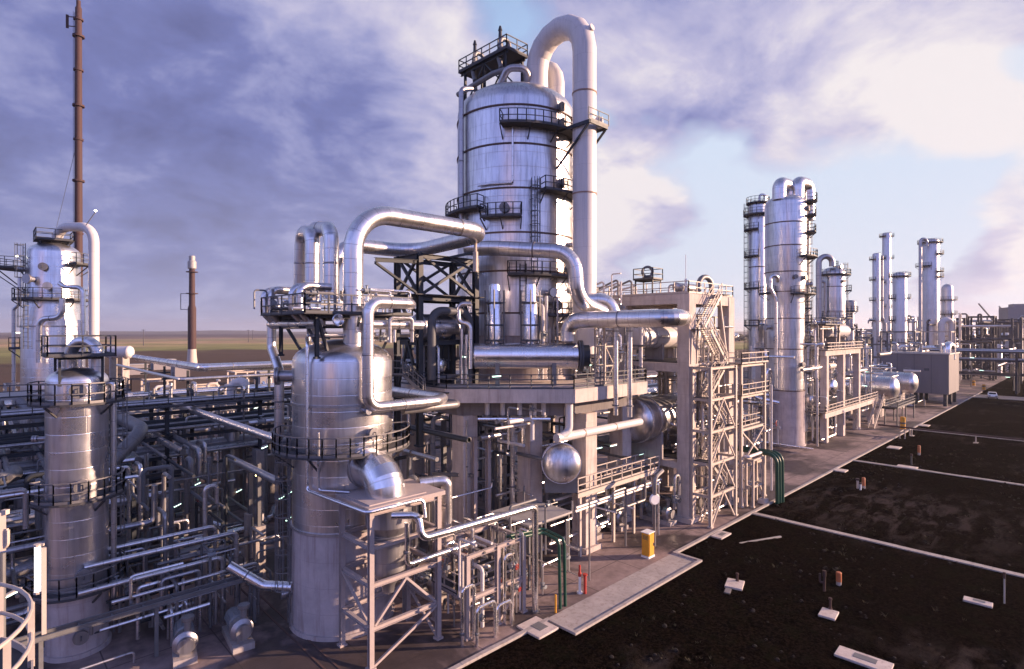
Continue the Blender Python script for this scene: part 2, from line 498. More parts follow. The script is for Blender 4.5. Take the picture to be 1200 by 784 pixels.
nt, b = newmat('ribbed_grey')
pos = objco(nt); sp_ = nt.new('ShaderNodeSeparateXYZ', {0: pos})
w1 = nt.math('SINE', nt.math('MULTIPLY', nt.math('ADD', sp_.outputs[0], sp_.outputs[1]), 26.0))
n1 = nt.noise(mapv(nt, pos, (1,1,.15)), .8, 5, .6); n2 = nt.noise(pos, .25, 4, .6)
c = nt.mix(n1, (.12,.11,.12), (.185,.17,.18)); c = nt.mix(nt.ramp(n2, [(.5,0),(.7,.4)]), c, (.15,.13,.135))
nt.l.new(c, b.inputs['Base Color']); b.inputs['Roughness'].default_value = .65
bp = nt.new('ShaderNodeBump', {'Strength': .5, 'Distance': .04, 'Height': w1}); nt.l.new(bp.outputs[0], b.inputs['Normal'])
# ---------------------------------------------------------------- camera, sun, sky
cam = bpy.data.cameras.new('camera'); co = bpy.data.objects.new('camera', cam); COL.objects.link(co)
co.location = (0, 0, H)
co.rotation_euler = (PI/2, 0, math.atan2(CU, CV) - PI/2)
cam.sensor_width = 36; cam.lens = 36 * F / 1200; cam.shift_y = -4/1200
cam.clip_start = .3; cam.clip_end = 20000
SC.camera = co
SUN_EL = 12.5
sx_, sy_ = cam2w(math.cos(R(SUN_AZ)), math.sin(R(SUN_AZ)))
sdir = Vector((sx_*math.cos(R(SUN_EL)), sy_*math.cos(R(SUN_EL)), math.sin(R(SUN_EL))))
sl = bpy.data.lights.new('sun', 'SUN'); sl.energy = SUN_E; sl.angle = R(.55); sl.color = (1.0, .67, .47)
so = bpy.data.objects.new('sun', sl); COL.objects.link(so)
so.rotation_euler = sdir.to_track_quat('Z', 'Y').to_euler()
so.location = (60, -60, 80)

w = bpy.data.worlds.new('World'); SC.world = w; w.use_nodes = True
nt = NT(w); bg = w.node_tree.nodes['Background']
sky = nt.new('ShaderNodeTexSky', sky_type='NISHITA', sun_disc=False)
sky.sun_elevation = R(SUN_EL); sky.sun_rotation = math.atan2(sdir.x, sdir.y)
sky.air_density = 1.0; sky.dust_density = .6; sky.ozone_density = 1.5
D0 = nt.new('ShaderNodeTexCoord').outputs['Generated']
D = nt.new('ShaderNodeVectorMath', {0: D0}, operation='NORMALIZE').outputs[0]
sp = nt.new('ShaderNodeSeparateXYZ', {0: D})
zz = nt.math('ADD', nt.math('MAXIMUM', sp.outputs[2], 0.0), .34)
pl = nt.new('ShaderNodeCombineXYZ', {0: nt.math('DIVIDE', sp.outputs[0], zz), 1: nt.math('DIVIDE', sp.outputs[1], zz)}).outputs[0]
wr = nt.new('ShaderNodeTexNoise', {'Vector': pl, 'Scale': 1.7, 'Detail': 4.0, 'Roughness': .55}).outputs['Color']
wv = nt.new('ShaderNodeVectorMath', {0: wr, 1: (.5,.5,.5)}, operation='SUBTRACT').outputs[0]
DW = nt.new('ShaderNodeVectorMath', {0: wv, 1: (.34,.34,.22), 2: D}, operation='MULTIPLY_ADD').outputs[0]
DW = nt.new('ShaderNodeVectorMath', {0: DW}, operation='NORMALIZE').outputs[0]
def sdirpx(px, py):
    x, y = cam2w((px-600)/F, 1.0)
    return Vector((x, y, (388-py)/F)).normalized()
def field(base, blobs):
    acc = base
    for px, py, r, wt in blobs:
        d = sdirpx(px, py)
        dt = nt.new('ShaderNodeVectorMath', {0: DW, 1: tuple(d)}, operation='DOT_PRODUCT').outputs['Value']
        rr = math.atan(r / F / (1 + ((px-600)/F)**2*.6))
        mr = nt.new('ShaderNodeMapRange', {0: dt, 1: math.cos(rr), 2: 1.0, 3: 0.0, 4: wt}, interpolation_type='SMOOTHSTEP').outputs[0]
        acc = nt.math('ADD', acc, mr)
    return acc
nA = nt.noise(pl, 1.15, 7, .58, .4)
nB = nt.noise(pl, 3.3, 7, .6, .35)
nC = nt.noise(nt.new('ShaderNodeMapping', {'Vector': pl, 'Rotation': (0,0,.6), 'Scale': (7.5,8.5,1)}).outputs[0], 1.0, 6, .62, .5)
den = field(nt.math('ADD', nt.math('ADD', nt.math('MULTIPLY', nA, 1.0), nt.math('MULTIPLY', nB, .55)), nt.math('MULTIPLY', nt.math('SUBTRACT', nC, .55), .3)), SKY_DENS)
# cloud added overhead and behind the camera, out of view, to shape the light
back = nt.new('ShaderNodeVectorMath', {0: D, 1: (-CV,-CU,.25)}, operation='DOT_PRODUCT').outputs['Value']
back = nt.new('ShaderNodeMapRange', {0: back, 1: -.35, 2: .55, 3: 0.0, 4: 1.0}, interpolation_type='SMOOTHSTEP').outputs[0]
den = nt.math('ADD', den, nt.math('MULTIPLY', back, .25))
den = nt.ramp(den, [(.52, 0), (.86, 1)])
bri = field(nt.math('ADD', nt.math('ADD', nt.math('MULTIPLY', nB, 1.35), nt.math('MULTIPLY', nA, .75)), nt.math('SUBTRACT', nt.math('MULTIPLY', nC, .4), .86)), SKY_BRI)
kk = lambda c: tuple(x*EK for x in c)
cc = nt.ramp(bri, [(q, kk(c)) for q, c in CLOUD])
# thin veil of light towards the horizon
hz = nt.ramp(sp.outputs[2], [(0.0, .62), (.10, .30), (.30, .0)])
skyb = nt.new('ShaderNodeVectorMath', {0: sky.outputs[0], 'Scale': SKY_K}, operation='SCALE').outputs[0]
skyb = nt.mix(1.0, skyb, SKY_TINT, 'MULTIPLY')
skyb = nt.new('ShaderNodeVectorMath', {0: skyb, 1: kk(SKY_CAP)}, operation='MINIMUM').outputs[0]
allc = nt.mix(den, skyb, cc)
veil = nt.mix(nt.math('MULTIPLY', nt.math('ADD', nt.new('ShaderNodeVectorMath', {0: D, 1: tuple(sdirpx(1500, 388))}, operation='DOT_PRODUCT').outputs['Value'], .2), .8, clamp=True), kk((.40,.43,.65)), kk((.94,.86,.90)))
allc = nt.mix(hz, allc, veil)
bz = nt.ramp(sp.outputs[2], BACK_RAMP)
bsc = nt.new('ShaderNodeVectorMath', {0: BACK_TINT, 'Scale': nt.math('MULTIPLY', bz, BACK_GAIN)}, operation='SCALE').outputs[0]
allc = nt.mix(1.0, allc, nt.mix(back, (1,1,1), bsc), 'MULTIPLY')  # added fill gain and blue tint on the sky behind the camera
# warm glow added low in the unseen sky behind the camera, streaking the metal
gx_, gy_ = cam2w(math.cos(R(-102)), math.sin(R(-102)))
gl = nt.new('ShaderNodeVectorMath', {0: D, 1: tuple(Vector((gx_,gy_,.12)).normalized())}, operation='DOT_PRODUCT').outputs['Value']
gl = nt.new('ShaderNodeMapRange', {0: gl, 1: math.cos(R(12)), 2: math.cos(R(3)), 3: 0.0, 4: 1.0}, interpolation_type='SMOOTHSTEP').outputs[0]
allc = nt.mix(nt.math('MULTIPLY', gl, .9), allc, kk(BACK_GLOW_COL))
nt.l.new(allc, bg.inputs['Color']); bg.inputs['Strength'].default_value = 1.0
SC.view_settings.view_transform = 'Standard'; SC.view_settings.look = 'None'
SC.view_settings.exposure = EXPO; SC.view_settings.gamma = 1
SC.cycles.max_bounces = 6; SC.cycles.diffuse_bounces = 2; SC.cycles.glossy_bounces = 4
SC.cycles.use_denoising = True

# ---------------------------------------------------------------- ground
def sheet(name, mat, poly, z):
    mb = MB(); mb.add([(x, y, z) for x, y in poly], [tuple(range(len(poly)))])
    return tag(mb.build(name, mat, smooth=False), kind='structure')
sheet('ground', 'land', [(-9000,-9000),(9000,-9000),(9000,9000),(-9000,9000)], -.06)
sheet('bare_soil', 'soil', [(-60,-400),(900,-400),(900,24.2),(-60,24.2)], .0)
from mathutils import noise as NZ
mb = MB(); x0, x1, y0, y1, st = 2.0, 150.0, -70.0, 23.45, .42
nx_, ny_ = int((x1-x0)/st), int((y1-y0)/st)
SL_ = [G(*q) for q in ((630,737),(861,686),(853,693),(971,721),(1012,775),(1146,707),(845,628),(1063,548),(985,552),(1048,525),(1083,499))]
vs = []
for i in range(nx_+1):
    for j in range(ny_+1):
        x = x0+(x1-x0)*i/nx_; y = y0+(y1-y0)*j/ny_
        e = min(1, (x-x0)/4, (x1-x)/10, (y-y0)/8, (y1-y)/.5)
        h = .11*NZ.noise((x*.9,y*.9,0)) + .07*NZ.noise((x*.16,y*.16,5)) + .07*NZ.noise((x*2.3,y*2.3,9)) + .03*max(0, math.sin((x*.35+y*.93)*5.2+2*NZ.noise((x*.1,y*.1,3))))*max(0, NZ.noise((x*.05,y*.05,7))+.15)
        if 25.5 < x < 41.4 and y > 21: e = 0
        for q in SL_:
            if abs(x-q[0]) < 3 and abs(y-q[1]) < 3: e *= min(1, max(0, (math.hypot(x-q[0],y-q[1])-1.1)/1.2))
        for sx in (55.6, 88.4, 124): e *= min(1, max(0, (abs(x-sx)-.45)/.9))
        vs.append((x, y, .012 + max(0, e)*max(0, .09 + h)))
fs = []
for i in range(nx_):
    for j in range(ny_):
        k = i*(ny_+1)+j; fs.append((k, k+ny_+1, k+ny_+2, k+1))
mb.add(vs, fs); o = mb.build('bare_soil', 'soil', sharp=180); tag(o, kind='structure')
KB = 23.8
sheet('plant_paving', 'paving', [(-70,KB),(420,KB),(420,150),(-70,150)], .05)
mb = MB()
mb.prism([(26,21.6),(40.9,21.6),(40.9,KB+.02),(26,KB+.02)], .0, .056)
tag(mb.build('path', 'concrete', smooth=False), kind='structure')
# raised kerb along the edge of the paving
mb = MB()
for x0, x1 in ((-20,26),(40.9,215)):
    x = x0
    while x < x1 - .3:
        L = min(3.0, x1-x)
        mb.box(x+.006, x+L-.006, KB-.28, KB, 0, .16 + random.uniform(-.012,.012)); x += L
x = 26
while x < 40.8:
    L = min(3.0, 40.9-x); mb.box(x+.006, x+L-.006, 21.36, 21.6, 0, .16); x += L
mb.box(40.9, 41.15, 21.36, KB-.28, 0, .158); mb.box(25.76, 26, 21.36, KB-.28, 0, .158)
tag(mb.build('kerb', 'concrete', smooth=False), kind='structure')
# concrete strips across the soil
for x, wd in ((55.6,.62),(88.4,.6),(124,.7)):
    mb = MB(); y = KB-.3
    while y > -90:
        mb.box(x-wd/2, x+wd/2, y-2.98, y, -.05, .11+random.uniform(-.01,.012)); y -= 3.0
    tag(mb.build('path', 'concrete', smooth=False), kind='structure')
mb = MB(); mb.prism([(196,23.5),(206,23.5),(206,-120),(196,-120)], 0, .07)
tag(mb.build('road', 'concrete_dark', smooth=False), kind='structure')
# drain channel in the paving
mb = MB(); mb.box(13.5,13.62,24,60,.03,.075); mb.box(14.1,14.22,24,60,.03,.075)
tag(mb.build('drain_channel', 'ring_rust', smooth=False), 'rusty brown drain channel crossing the paving left of the near column', 'drain')
# hills on the horizon
mb = MB(); n = 60; vs = []; fs = []
for i in range(n+1):
    a = R(-75 + 190*i/n); x, y = math.cos(a), math.sin(a)
    h = 16 + 5*math.sin(i*.7) + 4*math.sin(i*1.9+1)
    vs += [(x*4300, y*4300, -5), (x*4700, y*4700, max(6, h)), (x*5600, y*5600, -5)]
for i in range(n):
    for k in (0, 1): fs.append((i*3+k, i*3+k+1, i*3+k+4, i*3+k+3))
mb.add(vs, fs); tag(mb.build('hills', 'hill'), kind='structure')

# thin evening haze
HZ = bpy.data.materials.new('haze_air'); HZ.use_nodes = True; M['haze_air'] = HZ
HZ.node_tree.nodes.remove(HZ.node_tree.nodes['Principled BSDF'])
pv = HZ.node_tree.nodes.new('ShaderNodeVolumePrincipled')
pv.inputs['Color'].default_value = (.80,.80,.90,1); pv.inputs['Density'].default_value = HAZE; pv.inputs['Anisotropy'].default_value = .35
HZ.node_tree.links.new(pv.outputs[0], [n for n in HZ.node_tree.nodes if n.type == 'OUTPUT_MATERIAL'][0].inputs['Volume'])
mb = MB(); mb.box(-9200,9200,-9200,9200,-6,135)
tag(mb.build('haze', 'haze_air', smooth=False), 'thin bluish evening haze over the plant', 'haze', kind='stuff')

# clods and dry weed tufts on the bare soil
rw = random.Random(12)
for nm, mat, cnt, lab in (('soil_clods', 'soil_clod', 2600, 'dark clods and stones scattered over the bare soil'), ('weeds', 'dry_weed', 2200, 'dry brownish green weed tufts scattered over the bare soil')):
    mb = MB()
    for i in range(cnt):
        cx_, cy_ = rw.uniform(8, 110), rw.uniform(-45, 23)
        if 25 < cx_ < 42 and cy_ > 20.8: continue
        if NZ.noise((cx_*.12, cy_*.12, 11 if nm == 'weeds' else 4)) < -.02: continue
        if min(abs(cx_-55.6), abs(cx_-88.4)) < .5 or cx_ < 26 and cy_ > 19.8: continue
        if any(math.hypot(cx_-q[0], cy_-q[1]) < 1.6 for q in SL_): continue
        if nm == 'weeds':
            h_ = rw.uniform(.12, .34)
            for k in range(5):
                a_ = rw.uniform(0, 6.28); l_ = h_*rw.uniform(.4, .9); b_ = .035
                x_, y_ = cx_+rw.uniform(-.12,.12), cy_+rw.uniform(-.12,.12); ca, sa = math.cos(a_), math.sin(a_)
                mb.add([(x_-sa*b_, y_+ca*b_, .04), (x_+sa*b_, y_-ca*b_, .04), (x_+ca*l_*.5+sa*b_*.6, y_+sa*l_*.5-ca*b_*.6, h_*.8), (x_+ca*l_, y_+sa*l_, h_)], [(0,1,2),(0,2,3)])
        else:
            r_ = rw.uniform(.05, .17); mb.lathe([(r_*.8,.02),(r_,.05+r_*.4),(r_*.6,.05+r_*.9),(0,.06+r_)], (cx_,cy_,0), 5, (rw.uniform(-.3,.3),rw.uniform(-.3,.3),1))
    tag(mb.build(nm, mat, smooth=False), lab, 'weeds' if nm == 'weeds' else 'soil', kind='stuff')
# ---------------------------------------------------------------- builders
def pipe(label, pts, r, mat='alu', bend=None, seg=14, nb=6, group=None, flanges=(), bands=(), name='pipe', cat='pipe', caps=True, sharp=33):
    """a run of pipe; flanges/bands are distances (m) along the straight polyline"""
    if mat == 'alu': mat = 'alu_pipe'
    mb = MB(); mb.tube(pts, r, seg, bend, nb, caps)
    o = tag(mb.build(name, mat, sharp=sharp), label, cat, group)
    def at(dist):
        q = [Vector(p) for p in pts]
        for a, b in zip(q, q[1:]):
            L = (b-a).length
            if dist <= L: return a.lerp(b, dist/L), (b-a)/L
            dist -= L
        return q[-1], (q[-1]-q[-2]).normalized()
    for d in flanges:
        p, t = at(d); k = MB(); w_ = max(.05, r*.22)
        k.cyl(p-t*w_, p-t*.012, r*1.5, seg); k.cyl(p+t*.012, p+t*w_, r*1.5, seg)
        k.build('flange', 'pipe_grey', o)
    for d in bands:
        p, t = at(d); k = MB(); k.cyl(p-t*.06, p+t*.06, r*1.045, seg); k.build('band', 'band_grey' if mat != 'duct_white' else 'band_rust', o)
    if r >= .26 and mat in ('alu_pipe','alu_bright','pipe_grey','alu_dull') and not bands and not flanges:
        for a, b in zip([Vector(p) for p in pts], [Vector(p) for p in pts][1:]):
            L = (b-a).length; t = (b-a)/L; k0 = r*2.6
            if L < k0*2 + .6: continue
            n = max(1, int((L-2*k0)/4.5))
            for i in range(n):
                p = a + t*(k0 + (L-2*k0)*(i+.5)/n); k = MB(); k.cyl(p-t*.04, p+t*.04, r*1.03, seg); k.build('strap', 'band_grey', o)
    return o
def dome(r, z, k=.28, n=6, flip=False):
    return [(r*math.cos(i*PI/2/n), z + (-1 if flip else 1)*r*k*2*math.sin(i*PI/2/n)) for i in range(n+1)]
def flange_end(mb, p, axis, r, seg=12):
    a = Vector(axis).normalized(); p = Vector(p)
    mb.cyl(p, p+a*r*.9, r*.7, seg); mb.cyl(p+a*r*.9, p+a*r*1.15, r, seg); mb.cyl(p+a*r*1.2, p+a*r*1.45, r, seg)
def column(name, label, cx, cy, prof, mat='alu', skirt=None, rings=(), plats=(), ladders=(), manholes=(), nozzles=(), seg=40, group=None,
           railmat='rail_dark', skirtmat='fireproof', ringmat='ring_rust', cat='column', z0=0.0):
    """upright process vessel: prof [(r,z)...] is the clad shell, skirt (r0,z0,r1,z1) its base"""
    t = thing(name, label, cat, (cx, cy, z0), group)
    mb = MB(); mb.lathe(prof, (cx,cy,0), seg); mb.build('shell', mat, t)
    def rad(z):
        for (r0, a), (r1, b) in zip(prof, prof[1:]):
            if a <= z <= b and b > a: return r0 + (r1-r0)*(z-a)/(b-a)
        return prof[0][0] if z < prof[0][1] else prof[-1][0]
    if skirt:
        r0, a, r1, b = skirt
        mb = MB(); mb.lathe([(r0+.14,a),(r0+.14,a+.25),(r0,a+.25),(r1,b),(r1-.1,b)], (cx,cy,0), seg); mb.build('skirt', skirtmat, t)
    for z in rings:
        r = rad(z); mb = MB(); mb.sector((cx,cy,0), r-.02, r+.09, z-.07, z+.07, 0, 2*PI, 48); mb.build('stiffening_ring', ringmat, t)
    for z, a0, a1, w_ in plats:
        r = rad(z); A0, A1 = wang(a0), wang(a0) + R(a1-a0)
        mb = MB(); mb.sector((cx,cy,0), r+.04, r+w_, z-.12, z, A0, A1)
        n = max(2, int(abs(A1-A0)*r/2.0))
        full = abs(a1-a0) > 359
        for i in range(n+1):
            a = A0 + (A1-A0)*i/n; c, s = math.cos(a), math.sin(a)
            mb.beam((cx+c*(r+w_*.95), cy+s*(r+w_*.95), z-.14), (cx+c*r, cy+s*r, z-.14-w_*.8), .09)
        p = mb.build('platform', 'grating', t, smooth=False)
        mb = MB(); n = min(44, max(4, int(abs(A1-A0)*(r+w_)/.75)))
        pts = [(cx+math.cos(A0+(A1-A0)*i/n)*(r+w_-.05), cy+math.sin(A0+(A1-A0)*i/n)*(r+w_-.05), z) for i in range(n+1)]
        if not full:
            pts = [(cx+math.cos(A0)*(r+.1), cy+math.sin(A0)*(r+.1), z)] + pts + [(cx+math.cos(A1)*(r+.1), cy+math.sin(A1)*(r+.1), z)]
        mb.rail(pts, 1.1, 2, 1.5, .032); mb.build('railing', railmat, p, smooth=False)
    for a, za, zb in ladders:
        nx, ny = vdir(a); r = max(rad(za+.1), rad(zb-.1)) + .22
        mb = MB(); mb.ladder((cx+nx*r, cy+ny*r, za), zb+1.0, nx, ny); l = mb.build('ladder', railmat, t, smooth=False)
        if zb - za > 3.5:
            mb = MB(); mb.cage((cx+nx*r, cy+ny*r, za), zb, nx, ny); mb.build('cage', railmat, l, smooth=False)
    for a, z, r_ in manholes:
        nx, ny = vdir(a); r = rad(z)
        mb = MB(); p = Vector((cx+nx*(r-.05), cy+ny*(r-.05), z)); n = Vector((nx,ny,0))
        mb.cyl(p, p+n*.38, r_*.82, 18); mb.cyl(p+n*.3, p+n*.38, r_, 18)
        mb.cyl(p+n*.40, p+n*.48, r_, 18)
        h = mb.build('manhole', 'pipe_grey', t)
        mb = MB(); mb.tube([p+n*.48+Vector((0,0,-r_*.3)), p+n*.6+Vector((0,0,-r_*.3)), p+n*.6+Vector((0,0,r_*.3)), p+n*.48+Vector((0,0,r_*.3))], .03, 5, .04)
        mb.build('handle', 'rail_dark', h)
    for a, z, r_, L in nozzles:
        nx, ny = vdir(a); r = rad(z); n = Vector((nx,ny,0)); p = Vector((cx+nx*(r-.05), cy+ny*(r-.05), z))
        mb = MB(); mb.cyl(p, p+n*L, r_, 12); mb.cyl(p+n*(L-.05), p+n*(L+.06), r_*1.6, 12); mb.cyl(p+n*(L+.08), p+n*(L+.19), r_*1.6, 12)
        mb.build('nozzle', 'alu_dull', t)
    return t
def valve(parent, p, r, axis=(1,0,0), stem=(0,0,1), mat='motor_grey'):
    a = Vector(axis).normalized(); s = Vector(stem).normalized(); p = Vector(p)
    mb = MB(); mb.lathe([(0,-r*2),(r*1.7,-r*2),(r*1.7,-r*1.6),(r*.95,-r*1.6),(r*1.35,0),(r*.95,r*1.6),(r*1.7,r*1.6),(r*1.7,r*2),(0,r*2)], p, 10, a)
    mb.cyl(p, p+s*r*3.2, r*.5, 8); mb.cyl(p+s*r*1.6, p+s*r*1.9, r*1.0, 8)
    v = mb.build('valve', mat, parent)
    mb = MB(); mb.lathe([(r*1.35,-.03),(r*1.55,0),(r*1.35,.03),(r*1.2,0),(r*1.35,-.03)], p+s*r*3.2, 14, s)
    q = s.orthogonal().normalized(); q2 = s.cross(q)
    for d in (q, q2): mb.beam(p+s*r*3.2-d*r*1.3, p+s*r*3.2+d*r*1.3, .04)
    mb.build('handwheel', 'red_paint' if random.random() < .25 else 'rail_dark', v)
def vessel(name, label, p0, p1, r, mat='alu', saddles=(.2,.8), zbase=None, rings=(), headk=.25, seg=36, group=None, headmat=None, saddlemat='concrete', nozz=()):
    """horizontal drum with dished heads on saddles"""
    p0, p1 = Vector(p0), Vector(p1); d = p1-p0; L = d.length; d = d/L
    zb = zbase if zbase is not None else p0.z - r*1.6
    t = thing(name, label, 'vessel', (p0.x, p0.y, zb), group)
    mb = MB(); mb.lathe([(r,0),(r,L)], p0, seg, d); mb.build('shell', mat, t)
    for k, (q, s) in enumerate(((p0,-1),(p1,1))):
        mb = MB(); n = 7
        prof = [(r*1.004*math.cos(i*PI/2/n), r*headk*2*math.sin(i*PI/2/n)) for i in range(n+1)]
        mb.lathe(prof, q + d*s*.004, seg, d*s); mb.lathe([(r*1.03,-.12),(r*1.03,.02),(r,.02)], q, seg, d*s)
        mb.build('head', headmat or mat, t)
    for k in rings:
        mb = MB(); c = p0 + d*L*k; mb.lathe([(r,-.06),(r*1.05,-.06),(r*1.05,.06),(r,.06)], c, seg, d); mb.build('band', 'alu_tall', t)
    sd = Vector((-d.y, d.x, 0))
    for k in saddles:
        c = p0 + d*L*k; mb = MB()
        mb.obox((c.x,c.y,(zb+c.z-r*.35)/2), .35, r*1.7, c.z-r*.35-zb, math.atan2(d.y,d.x))
        mb.build('saddle', saddlemat, t, smooth=False)
    for k, rr, hh in nozz:
        c = p0 + d*L*k; mb = MB(); mb.cyl((c.x,c.y,c.z+r*.9),(c.x,c.y,c.z+r+hh), rr, 12); mb.cyl((c.x,c.y,c.z+r+hh-.08),(c.x,c.y,c.z+r+hh+.1), rr*1.5, 12); mb.build('nozzle', 'alu_dull', t)
    return t
def steel_frame(name, label, xs, ys, zs, w_=.3, mat='steel_grey', brace=(), group=None, skip=(), cat='frame', floors=(), railz=(), railmat='rail_light', zb=0.0, beams=True, topx=None):
    """braced steel structure: posts at xs x ys, beams at every level of zs; brace = list of (axis, index, bay, z0, z1, kind)"""
    t = thing(name, label, cat, (xs[0], ys[0], zb), group)
    zt = max(zs)
    for i, x in enumerate(xs):
        for j, y in enumerate(ys):
            if (i, j) in skip: continue
            mb = MB(); mb.hbeam((x,y,zb),(x,y,zt), w_); mb.box(x-w_*.8,x+w_*.8,y-w_*.8,y+w_*.8,zb,zb+.12); mb.build('post', mat, t, smooth=False)
    if beams:
        for z in zs:
            for j, y in enumerate(ys):
                for a, b in zip(xs, xs[1:]): mb = MB(); mb.hbeam((a+w_*.52,y,z-w_*.5),(b-w_*.52,y,z-w_*.5), w_*.8, w_*.9); mb.build('beam', mat, t, smooth=False)
            for i, x in enumerate(xs):
                for a, b in zip(ys, ys[1:]): mb = MB(); mb.hbeam((x,a+w_*.52,z-w_*.5),(x,b-w_*.52,z-w_*.5), w_*.8, w_*.9); mb.build('beam', mat, t, smooth=False)
    for ax, k, bay, z0, z1, kind in brace:
        if ax == 'x': A = lambda u, z: (xs[bay]+(xs[bay+1]-xs[bay])*u, ys[k]-.02, z)
        else: A = lambda u, z: (xs[k]-.02, ys[bay]+(ys[bay+1]-ys[bay])*u, z)
        bw = w_*.5
        seg_ = {'X': ((A(0,z0),A(1,z1),1),(A(0,z1),A(1,z0),.96)), 'A': ((A(.05,z0),A(.5,z1-.1),1),(A(.95,z0),A(.5,z1-.12),.97)),
                'V': ((A(.05,z1),A(.5,z0),1),(A(.95,z1),A(.5,z0),.97)), '/': ((A(0,z0),A(1,z1),1),)}.get(kind, ((A(0,z1),A(1,z0),1),))
        for qa, qb, k_ in seg_:
            mb = MB(); mb.beam(qa, qb, bw*k_); mb.build('brace', mat, t, smooth=False)
    for x0, x1, y0, y1, z in floors:
        mb = MB(); mb.box(x0,x1,y0,y1,z+.01,z+.07); f = mb.build('platform', 'grating', t, smooth=False)
        mb = MB(); mb.rail([(x0+.05,y0+.05,z+.07),(x1-.05,y0+.05,z+.07),(x1-.05,y1-.05,z+.07),(x0+.05,y1-.05,z+.07),(x0+.05,y0+.05,z+.07)], 1.1, 2, 1.5, .035)
        mb.build('railing', railmat, f, smooth=False)
    return t
def flight(parent, p0, p1, w_=.9, mat='rail_light', side=(0,1,0)):
    p0, p1 = Vector(p0), Vector(p1); s = Vector(side)
    mb = MB()
    for k in (-w_/2, w_/2):
        mb.beam(p0+s*k, p1+s*k, .06, .26)
        for hh in (.55, 1.05): mb.beam(p0+s*k+Vector((0,0,hh)), p1+s*k+Vector((0,0,hh)), .06)
        for i in range(5):
            q = p0.lerp(p1, i/4) + s*k; mb.beam(q, q+Vector((0,0,1.05)), .06)
    n = max(3, int(abs(p1.z-p0.z)/.2))
    h = (p1-p0); h.z = 0; h = h.normalized()
    for i in range(1, n):
        q = p0.lerp(p1, i/n); mb.beam(q-s*w_*.48, q+s*w_*.48, .24, .04)
    return mb.build('stair_flight', mat, parent, smooth=False)
LAMPS = []
def tube_light(p, length=.9, az=0.0, near=False, label=None):
    """fluorescent fitting"""
    x, y, z = p; dx, dy = math.cos(az)*length/2, math.sin(az)*length/2
    mb = MB(); mb.beam((x-dx,y-dy,z+.08),(x+dx,y+dy,z+.08), .16, .08)
    o = tag(mb.build('light_fitting', 'steel_light', smooth=False), label or 'small greenish fluorescent light fitting glowing among the dark pipework', 'lamp', 'fluorescent light fittings in the plant')
    mb = MB(); mb.cyl((x-dx*.95,y-dy*.95,z),(x+dx*.95,y+dy*.95,z), .05, 6); mb.build('tube', 'tube_lamp', o)
    return o
def lathe_thing(name, label, cat, parts, loc, group=None):
    t = thing(name, label, cat, loc, group)
    for nm, mat, prof, seg in parts:
        mb = MB(); mb.lathe(prof, loc, seg); mb.build(nm, mat, t)
    return t

DEFER = []; NPIPE = [0]
_pipe = pipe
def pipe(label, *a, **k):
    NPIPE[0] += 1
    return _pipe(label, *a, **k)
def later(label, pts, r, mat, **k):
    DEFER.append((label, [Vector(p) for p in pts], r, mat, k, k.pop('valve', None)))
def finish_pipework(limit=290):
    """the small pipes that show largest become things of their own, the rest one mass of pipework"""
    bpy.context.view_layer.update()
    dg = bpy.context.evaluated_depsgraph_get()
    eye = Vector((0,0,H)); fw = Vector((CV,CU,0)); rt = Vector((CU,-CV,0))
    sc = []
    for it in DEFER:
        tot = 0
        for a, b in zip(it[1], it[1][1:]):
            n = max(2, min(8, int((b-a).length/1.0)))
            for i in range(n):
                p = a.lerp(b, (i+.5)/n); v = p - eye; d = v.dot(fw)
                if d < 2: continue
                x = v.dot(rt)/d*F; y = v.z/d*F
                if abs(x) > 600 or abs(y) > 394: continue
                L = v.length; v.normalize()
                hit = SC.ray_cast(dg, eye, v, distance=L - it[2] - .05)[0]
                if not hit: tot += (b-a).length/n * it[2]*2 * (F/d)**2 * max(.15, math.sqrt(max(0, 1-(v.dot((b-a).normalized()))**2)))
        sc.append(tot)
    order = sorted(range(len(DEFER)), key=lambda i: -sc[i])
    keep = set(order[:max(0, limit - NPIPE[0])])
    rest = {}
    for i, (label, pts, r, mat, k, vv) in enumerate(DEFER):
        if i in keep:
            o = _pipe(label, pts, r, mat, **k)
            if vv: valve(o, *vv)
        else:
            mb = rest.setdefault(mat, MB()); mb.tube(pts, r, min(k.get('seg', 8), 8), k.get('bend'), 4)
            if vv:
                q = rest.setdefault('motor_grey', MB()); p, rr, ax, st = vv; ax = Vector(ax).normalized(); p = Vector(p)
                q.cyl(p-ax*rr*2, p-ax*rr*1.6, rr*1.7, 8); q.cyl(p+ax*rr*1.6, p+ax*rr*2, rr*1.7, 8); q.cyl(p-ax*rr*1.6, p+ax*rr*1.6, rr*1.25, 8); q.cyl(p, p+Vector(st)*rr*3, rr*.5, 6); q.cyl(p+Vector(st)*rr*3, p+Vector(st)*rr*3.2, rr*1.4, 10)
    if not rest: return
    big = MB(); mi = []
    for m, (mat, mb) in enumerate(rest.items()):
        big.add(mb.v, mb.f, mb.s, mb.t); mi += [m]*len(mb.f)
    o = big.build('pipework', list(rest)[0])
    for mat in list(rest)[1:]: o.data.materials.append(M[mat])
    o.data.polygons.foreach_set('material_index', mi)
    tag(o, 'mass of small grey and silver pipes threaded through the racks and frames', 'pipework', kind='stuff')
